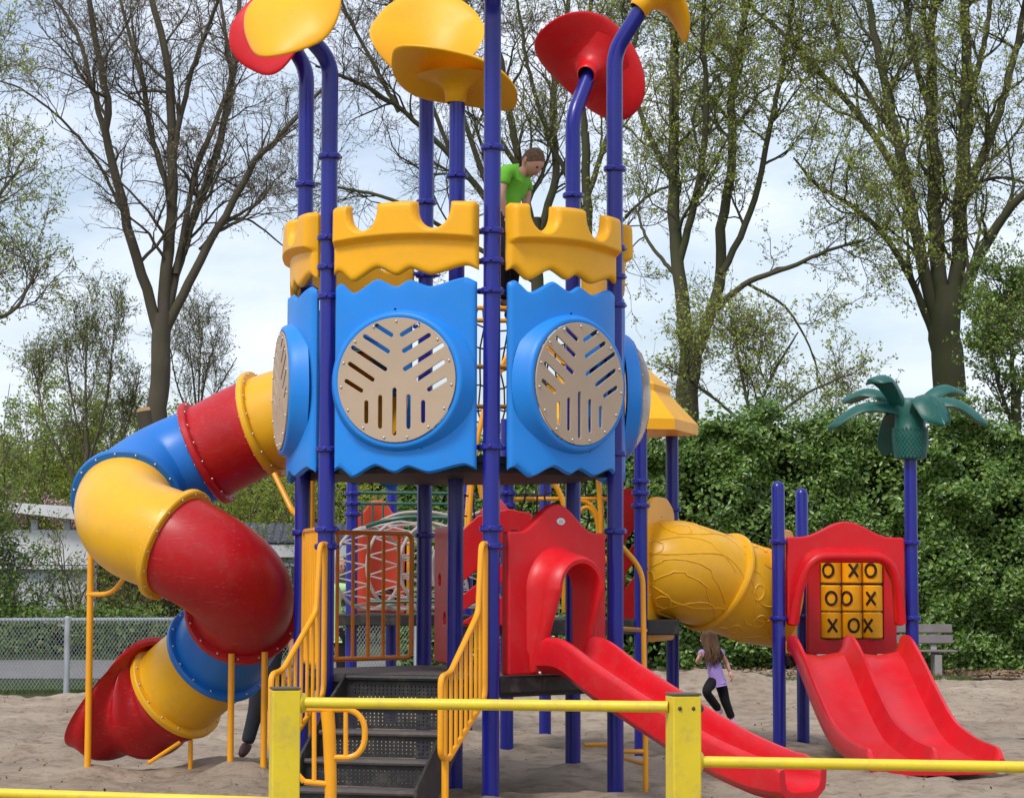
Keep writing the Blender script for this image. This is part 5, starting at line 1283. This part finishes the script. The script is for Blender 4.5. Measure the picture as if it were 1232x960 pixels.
# ------------------------------------------------------------------ barrier in front
br = thing('entrance_barrier', 'yellow square-post barrier with round rails crossing the foreground', 'barrier', P(580, 900, 11.2) * 1)
CAPM = mat('dark_cap', (.10, .09, .08), .7, .3, dirt=.3)
def bpost(px, py, D_, rz, s=.135):
    t_ = P(px, py, D_); m = MB(); m.box((s, s, t_.z + .2), Matrix.Translation((t_.x, D_, t_.z / 2 - .1)) @ Matrix.Rotation(rz, 4, 'Z'), .008); o = m.build('post', BARR, br)
    m = MB(); m.box((s + .002, s + .002, .010), Matrix.Translation((t_.x, D_, t_.z + .006)) @ Matrix.Rotation(rz, 4, 'Z'), .002); m.build('cap', CAPM, o)
    return t_
DA, DB = 11.35, 10.95
tA = bpost(343, 829, DA, .22); tB = bpost(822, 836, DB, .22)
def brail(p0, p1, fl0=True, fl1=True):
    m = MB(); m.tube([p0, p1], .0265, 20); d_ = (p1 - p0).normalized()
    for fl, q, s_ in ((fl0, p0, 1), (fl1, p1, -1)):
        if fl: m.tube([q + d_ * s_ * .0, q + d_ * s_ * .012, q + d_ * s_ * .022], [.047, .047, .03], 20)
    m.build('rail', BARR, br)
brail(P(363, 845, DA), P(804, 850, DB), True, False)
brail(P(841, 916, DB), P(1500, 927, 10.6), True, False)
brail(P(-250, 946, 11.9), P(325, 965, DA), False, False)
m = MB(); m.ball(P(834, 852, DB - .055), .011, 6); m.ball(P(842, 852, DB - .02), .02, 7); m.ball(P(818, 852, DB - .075), .01, 6); m.build('bolts', mat('dark_bolt', (.05, .045, .04), .5), br)

# ------------------------------------------------------------------ people
def skin_mesh(nodes, edges_, root=0, sub=2):
    me = bpy.data.meshes.new('tmp'); me.from_pydata([n[:3] for n in nodes], edges_, [])
    ob = bpy.data.objects.new('tmp', me); COL.objects.link(ob)
    sm = ob.modifiers.new('s', 'SKIN'); sm.use_smooth_shade = True; sm.branch_smoothing = .6
    for i, n in enumerate(nodes):
        r_ = n[3]; me.skin_vertices[0].data[i].radius = (r_, n[4] if len(n) > 4 else r_)
    me.skin_vertices[0].data[root].use_root = True
    ss = ob.modifiers.new('u', 'SUBSURF'); ss.levels = sub; ss.render_levels = sub
    dg = bpy.context.evaluated_depsgraph_get(); res = bpy.data.meshes.new_from_object(ob.evaluated_get(dg))
    bpy.data.objects.remove(ob); bpy.data.meshes.remove(me); return res
def hand(mb, wrist, d, pn, s=1.0):
    """palm and five curled fingers; d along the hand, pn palm normal"""
    d = Vector(d).normalized(); pn = Vector(pn); pn = (pn - d * pn.dot(d)).normalized(); sd = d.cross(pn)
    w_ = Vector(wrist); mb.tube([w_, w_ + d * .02 * s, w_ + d * .055 * s, w_ + d * .075 * s], [.018 * s, .026 * s, .030 * s, .022 * s], 8)
    for k, L_ in enumerate((.045, .055, .052, .040)):
        b_ = w_ + d * .070 * s + sd * (k - 1.5) * .015 * s
        mb.tube([b_, b_ + d * L_ * .5 * s + pn * .004 * s, b_ + d * L_ * .85 * s + pn * .018 * s, b_ + d * L_ * .95 * s + pn * .028 * s], [.0085 * s, .008 * s, .007 * s, .004 * s], 6)
    b_ = w_ + d * .025 * s - sd * .022 * s
    mb.tube([b_, b_ + d * .02 * s - sd * .018 * s, b_ + d * .045 * s - sd * .022 * s + pn * .01 * s], [.011 * s, .010 * s, .006 * s], 6)
def head(mb, c, M3, s=1.0):
    """skull with brow, nose, mouth, chin and ears; M3 columns: right, forward, up"""
    n1_, n2_ = 18, 24; rings = []
    for i in range(n1_ + 1):
        ph = PI * i / n1_; row = []
        for k in range(n2_):
            th = 2 * PI * k / n2_; x = math.sin(ph) * math.sin(th); y = math.sin(ph) * math.cos(th); z = -math.cos(ph)
            X, Y_, Z_ = x * .074, y * .092, z * .112
            if z < 0: X *= 1 - .30 * (-z) ** 1.5; Y_ *= 1 - .12 * (-z)
            if y > 0:
                g_ = math.exp(-(x / .16) ** 2)
                Y_ += .020 * g_ * math.exp(-((z + .18) / .16) ** 2) * y      # nose
                Y_ += .006 * math.exp(-(x / .5) ** 2) * math.exp(-((z - .22) / .12) ** 2)  # brow
                Y_ -= .008 * math.exp(-((abs(x) - .36) / .16) ** 2) * math.exp(-((z - .02) / .10) ** 2) # eye sockets
                Y_ += .006 * math.exp(-(x / .25) ** 2) * math.exp(-((z + .52) / .07) ** 2)  # lips
                Y_ += .008 * g_ * math.exp(-((z + .85) / .15) ** 2)
            row.append(Vector(c) + M3 @ (Vector((X, Y_, Z_)) * s))
        rings.append(row)
    mb.loft(rings, True, True)
    for sx in (-1, 1):
        mb.tube([Vector(c) + M3 @ (Vector((sx * .070, -.005, -.03)) * s), Vector(c) + M3 @ (Vector((sx * .082, -.012, .0)) * s), Vector(c) + M3 @ (Vector((sx * .078, -.018, .03)) * s)], [.008 * s, .016 * s, .010 * s], 8)
def eyes(par, c, M3, s):
    m = MB()
    for sx in (-1, 1): m.ball(Vector(c) + M3 @ (Vector((sx * .028, .082, .004)) * s), .010 * s, 6)
    m.build('eyes', mat('eye_dark', (.06, .04, .035), .3), par)
    m = MB(); m.tube([Vector(c) + M3 @ (Vector((x, .090, -.058 - abs(x) * .1)) * s) for x in (-.02, 0, .02)], .005 * s, 6); m.build('mouth', mat('lip', (.40, .13, .11), .5), par)
def M3of(fwd, up=(0, 0, 1)):
    f_ = Vector(fwd).normalized(); r_ = f_.cross(Vector(up)).normalized(); u_ = r_.cross(f_); return Matrix((r_, f_, u_)).transposed()
def person(label, loc, J, shirt, trouser, hairm, face, hair='short', shoe=DSHOE, s=1.0, sleeve=.55, face_up=(0, 0, 1), name='person'):
    """J: joint dict in metres relative to loc"""
    loc = Vector(loc); t = thing(name, label, 'person', loc)
    g = lambda k: loc + Vector(J[k]); H3 = M3of(face, face_up)
    nodes, ed = [], []
    def N(p_, r_, r2=None): nodes.append((p_.x, p_.y, p_.z, r_ * s, (r2 or r_) * s)); return len(nodes) - 1
    pel = N(g('pelvis'), .095, .085); wa = N(g('pelvis').lerp(g('chest'), .5), .075, .065); ch = N(g('chest'), .078, .065); nk = N(g('neck'), .042); hd = N(g('head') - H3 @ Vector((0, .01, .05)) * s, .045)
    ed += [(pel, wa), (wa, ch), (ch, nk), (nk, hd)]
    for sd in 'LR':
        sh = N(g('sh' + sd), .038); el = N(g('el' + sd), .032); wr = N(g('wr' + sd), .022); ed += [(ch, sh), (sh, el), (el, wr)]
        hp = N(g('hip' + sd), .058); kn = N(g('kn' + sd), .050); an = N(g('an' + sd), .032); to = N(g('to' + sd), .026); ed += [(pel, hp), (hp, kn), (kn, an), (an, to)]
    me = skin_mesh(nodes, ed, 0, 2); m = MB(); m.mesh(me); head(m, g('head'), H3, s)
    for sd in 'LR':
        d_ = g('wr' + sd) - g('el' + sd); hand(m, g('wr' + sd), d_, (H3 @ Vector((0, 1, -.3))), s * .95)
    body = m.build('body', SKIN, t, 60)
    eyes(body, g('head'), H3, s)
    # shirt
    nodes, ed = [], []
    pel = N(g('pelvis') + Vector((0, 0, -.0)), .112, .100); wa = N(g('pelvis').lerp(g('chest'), .5), .102, .092); ch = N(g('chest'), .128, .112); nk = N(g('chest').lerp(g('neck'), .62), .100, .085); lw = N(g('pelvis') + (g('pelvis') - g('chest')).normalized() * .07, .112, .100)
    ed += [(pel, wa), (wa, ch), (ch, nk), (pel, lw)]
    for sd in 'LR':
        a = g('sh' + sd); e = a.lerp(g('el' + sd), sleeve); i = N(a, .066); j = N(a.lerp(e, .6), .053); k = N(e, .050); ed += [(nk, i), (i, j), (j, k)]
    m = MB(); m.mesh(skin_mesh(nodes, ed, 0, 2)); m.build('shirt', shirt, t, 60)
    nodes, ed = [], []
    pel = N(g('pelvis') + (g('pelvis') - g('chest')).normalized() * .03, .108, .098)
    up_ = N(g('pelvis').lerp(g('chest'), .30), .100, .092); ed.append((pel, up_))
    for sd in 'LR':
        i = N(g('hip' + sd), .092); i2 = N(g('hip' + sd).lerp(g('kn' + sd), .5), .074); j = N(g('kn' + sd), .062); j2 = N(g('kn' + sd).lerp(g('an' + sd), .5), .054); k = N(g('kn' + sd).lerp(g('an' + sd), .95), .050); ed += [(pel, i), (i, i2), (i2, j), (j, j2), (j2, k)]
    m = MB(); m.mesh(skin_mesh(nodes, ed, 0, 2)); m.build('trousers', trouser, t, 60)
    for sd in 'LR':
        a, b_ = g('an' + sd), g('to' + sd); d_ = (b_ - a); m = MB(); m.tube([a - d_ * .3, a - d_ * .1, a + d_ * .3, a + d_ * .8, b_ + d_ * .15, b_ + d_ * .28], [.02 * s, .036 * s, .038 * s, .034 * s, .026 * s, .01 * s], 12); m.build('shoe', shoe, t)
    # hair cap
    m = MB(); c = g('head'); rings = []; rr_ = random.Random(4)
    for i in range(13):
        ph = i / 12; row = []
        for k in range(28):
            th = 2 * PI * k / 28; fr = math.cos(th)   # +1 front
            lim = PI * ((.48 + .12 * max(0, -fr)) if fr < .2 else (.48 - .15 * (fr - .2) / .8)) if hair == 'short' else PI * (.64 if fr < .2 else (.62 - .27 * (fr - .2) / .8))
            a_ = ph * lim; x = math.sin(a_) * math.sin(th); y = math.sin(a_) * math.cos(th); z = math.cos(a_); f_ = 1.06 + .03 * rr_.random()
            X, Y_, Z_ = x * .074 * f_, y * .092 * f_, z * .112 * 1.07
            row.append(c + H3 @ (Vector((X, Y_ - .004, Z_)) * s))
        rings.append(row)
    m.loft(rings, True, True)
    if hair == 'long':
        for k in range(46):
            a_ = PI * (.25 + 1.5 * k / 45); x = math.sin(a_) * .080; y = math.cos(a_) * .094
            rt = c + H3 @ (Vector((x, y - .004, .02)) * s); w1_ = rr_.uniform(-.02, .02); L_ = rr_.uniform(.24, .36) * s
            back = H3 @ Vector((0, -1, 0)); sidev = H3 @ Vector((x * 3, 0, 0))
            q1_ = rt + Vector((0, 0, -L_ * .35)) + back * .02 + sidev * .04; q2_ = rt + Vector((0, 0, -L_ * .7)) + back * (.05 + w1_) + sidev * (.16 + w1_); q3_ = rt + Vector((0, 0, -L_)) + back * (.04 - w1_) + sidev * (.13 + w1_ * 2)
            m.tube([rt + Vector((0, 0, .03)), q1_, q2_, q3_], [.014 * s, .017 * s, .014 * s, .004 * s], 6)
    m.build('hair', hairm, t, 60)
    return t
# running girl
gD = 25.2; gp = P(866, 872, gD); gz = 0.0; k_ = gD / FPX
def jp(px, py, dy=0): q = P(px, py, gD + dy); return (q.x - gp.x, q.y - gD, q.z)
person('girl with long brown hair in a lilac shirt and black trousers running over the sand', (gp.x, gD, 0), {
    'head': jp(852, 768, 0), 'neck': jp(855, 780, 0), 'chest': jp(857, 791, 0), 'pelvis': jp(862, 815, 0),
    'shL': jp(845, 785, -.02), 'elL': jp(839, 797, -.08), 'wrL': jp(843, 790, -.22), 'shR': jp(866, 784, .03), 'elR': jp(874, 797, .10), 'wrR': jp(878, 808, .06),
    'hipL': jp(858, 818, -.02), 'knL': jp(849, 832, -.16), 'anL': jp(866, 855, .02), 'toL': jp(860, 860, -.05),
    'hipR': jp(867, 818, .03), 'knR': jp(872, 842, .02), 'anR': jp(881, 865, .08), 'toR': jp(884, 873, .02)},
    LILAC, DARKP, HAIR2, (-.8, .35, -.05), 'long', SHOE, .90, .35)
# boy on top of the tower
bD = 17.55; bp_ = P(612, 380, bD)
def jb(px, py, dy=0): q = P(px, py, bD + dy); return (q.x - bp_.x, q.y - bD, q.z - bp_.z)
person('boy with short brown hair in a lime green shirt climbing above the yellow battlements', bp_, {
    'head': jb(641, 196, 0), 'neck': jb(628, 207, 0), 'chest': jb(617, 218, 0), 'pelvis': jb(608, 262, .02),
    'shL': jb(608, 205, -.14), 'elL': jb(603, 235, -.16), 'wrL': jb(609, 262, -.10), 'shR': jb(634, 216, .12), 'elR': jb(634, 240, .14), 'wrR': jb(628, 262, .10),
    'hipL': jb(604, 266, -.06), 'knL': jb(606, 312, -.10), 'anL': jb(607, 364, .02), 'toL': jb(614, 369, -.06),
    'hipR': jb(612, 266, .08), 'knR': jb(618, 316, .06), 'anR': jb(612, 378, .10), 'toR': jb(620, 384, .04)},
    LIME, DARKP, HAIR1, (.62, -.55, -.62), 'short', DSHOE, 1.0, .62)
# adult behind the railing
aD = 27.5; ap_ = P(401, 700, aD)
def ja(x, z, y=0): return (x, y, z)
person('adult with blond hair in a pale green shirt standing behind the tower railing', (ap_.x, aD, 0), {
    'head': (.05, 0, 1.77), 'neck': (.02, 0, 1.60), 'chest': (0, 0, 1.40), 'pelvis': (0, 0, .98),
    'shL': (-.19, 0, 1.50), 'elL': (-.23, .02, 1.24), 'wrL': (-.22, -.05, 1.00), 'shR': (.19, 0, 1.50), 'elR': (.22, .02, 1.24), 'wrR': (.20, -.05, 1.00),
    'hipL': (-.10, 0, .92), 'knL': (-.11, -.02, .50), 'anL': (-.11, 0, .09), 'toL': (-.12, -.15, .04), 'hipR': (.10, 0, .92), 'knR': (.11, -.02, .50), 'anR': (.11, 0, .09), 'toR': (.12, -.15, .04)},
    PALEG, DARKP, HAIR3, (.7, -.6, -.1), 'short', DSHOE, 1.05, .6)
# person behind the spiral slide (legs in view)
lD = 21.2; lp_ = P(303, 905, lD)
person('person in dark grey jeans standing behind the spiral slide, only the legs in view', (lp_.x, lD, 0), {
    'head': (.22, .1, 1.40), 'neck': (.20, .1, 1.25), 'chest': (.17, .08, 1.10), 'pelvis': (.12, .05, .80),
    'shL': (.0, .06, 1.18), 'elL': (-.03, .05, .98), 'wrL': (.0, -.02, .80), 'shR': (.33, .06, 1.18), 'elR': (.36, .05, .98), 'wrR': (.34, -.02, .80),
    'hipL': (.07, .04, .76), 'knL': (.04, .0, .45), 'anL': (-.05, 0, .10), 'toL': (-.07, -.13, .05), 'hipR': (.19, .05, .76), 'knR': (.21, .02, .42), 'anR': (.26, .06, .09), 'toR': (.29, -.06, .05)},
    JEANS, JEANS, HAIR1, (.2, .9, 0), 'short', DSHOE, 1.3, .6)

# ------------------------------------------------------------------ litter: fallen leaves and tufts
r = np.random.default_rng(77)
n = 900; x = r.uniform(3.2, 9.5, n); y = 38.2 + r.random(n) * 3.6; c = np.stack([x, y, np.full(n, .05)], -1)
tag(link_mesh('fallen_leaves', leaves_mesh('fallen_leaves', c, .09, np.tile([[0, 0, 1.0]], (n, 1)), .6, False, 3), DEADL), 'dry fallen leaves on the soil below the hedge', 'leaves', kind='stuff')
n = 2200; x = r.uniform(-8, 8, n); y = 13 + r.random(n) ** 1.1 * 24; z = sandz(x, y) + .012; c = np.stack([x, y, z], -1)
tag(link_mesh('sand_litter', leaves_mesh('sand_litter', c, .035, np.tile([[0, 0, 1.0]], (n, 1)), .5, False, 4), DEADL), 'small bits of bark and dry leaf scattered on the sand', 'litter', kind='stuff')
def blades(name, x, y, z0, h, seed, mt, label):
    r = np.random.default_rng(seed); N = len(x); c = np.stack([x, y, z0], -1); a = r.uniform(0, 2 * PI, N); s = np.stack([np.cos(a), np.sin(a), np.zeros(N)], -1) * .006
    tip = c + np.stack([r.normal(size=N) * .03, r.normal(size=N) * .03, h * r.uniform(.5, 1.2, N)], -1)
    me = np_mesh(name, np.stack([c - s, c + s, tip], 1).reshape(-1, 3), None, (np.arange(N) * 3)[:, None] + np.array([[0, 1, 2]]), smooth=False)
    tag(link_mesh(name, me, mt), label, 'grass', kind='stuff')
GRL = leafmat('grass_blades', (.05, .085, .018), (.12, .17, .04), rough=.7)
n = 26000; x = r.uniform(-12, -1.5, n); e = 32.6 + (x + 10.5) * .315; y = e + r.uniform(-.15, 3.6, n) ; blades('verge_grass', x, y, np.full(n, -.04), .09, 5, GRL, 'green grass verge along the chain-link fence')
n = 16000; x = r.uniform(-16, -2, n); y = r.uniform(47, 49, n); blades('far_grass', x, y, np.full(n, -.04), .10, 6, GRL, 'grass strip between the path and the low hedge')
n = 9000; x = r.uniform(3.5, 7.5, n); y = 38 + np.abs(r.normal(size=n)) * .7 ; blades('bench_grass', x, y, np.full(n, .0), .07, 8, GRL, 'short grass around the bench by the hedge')
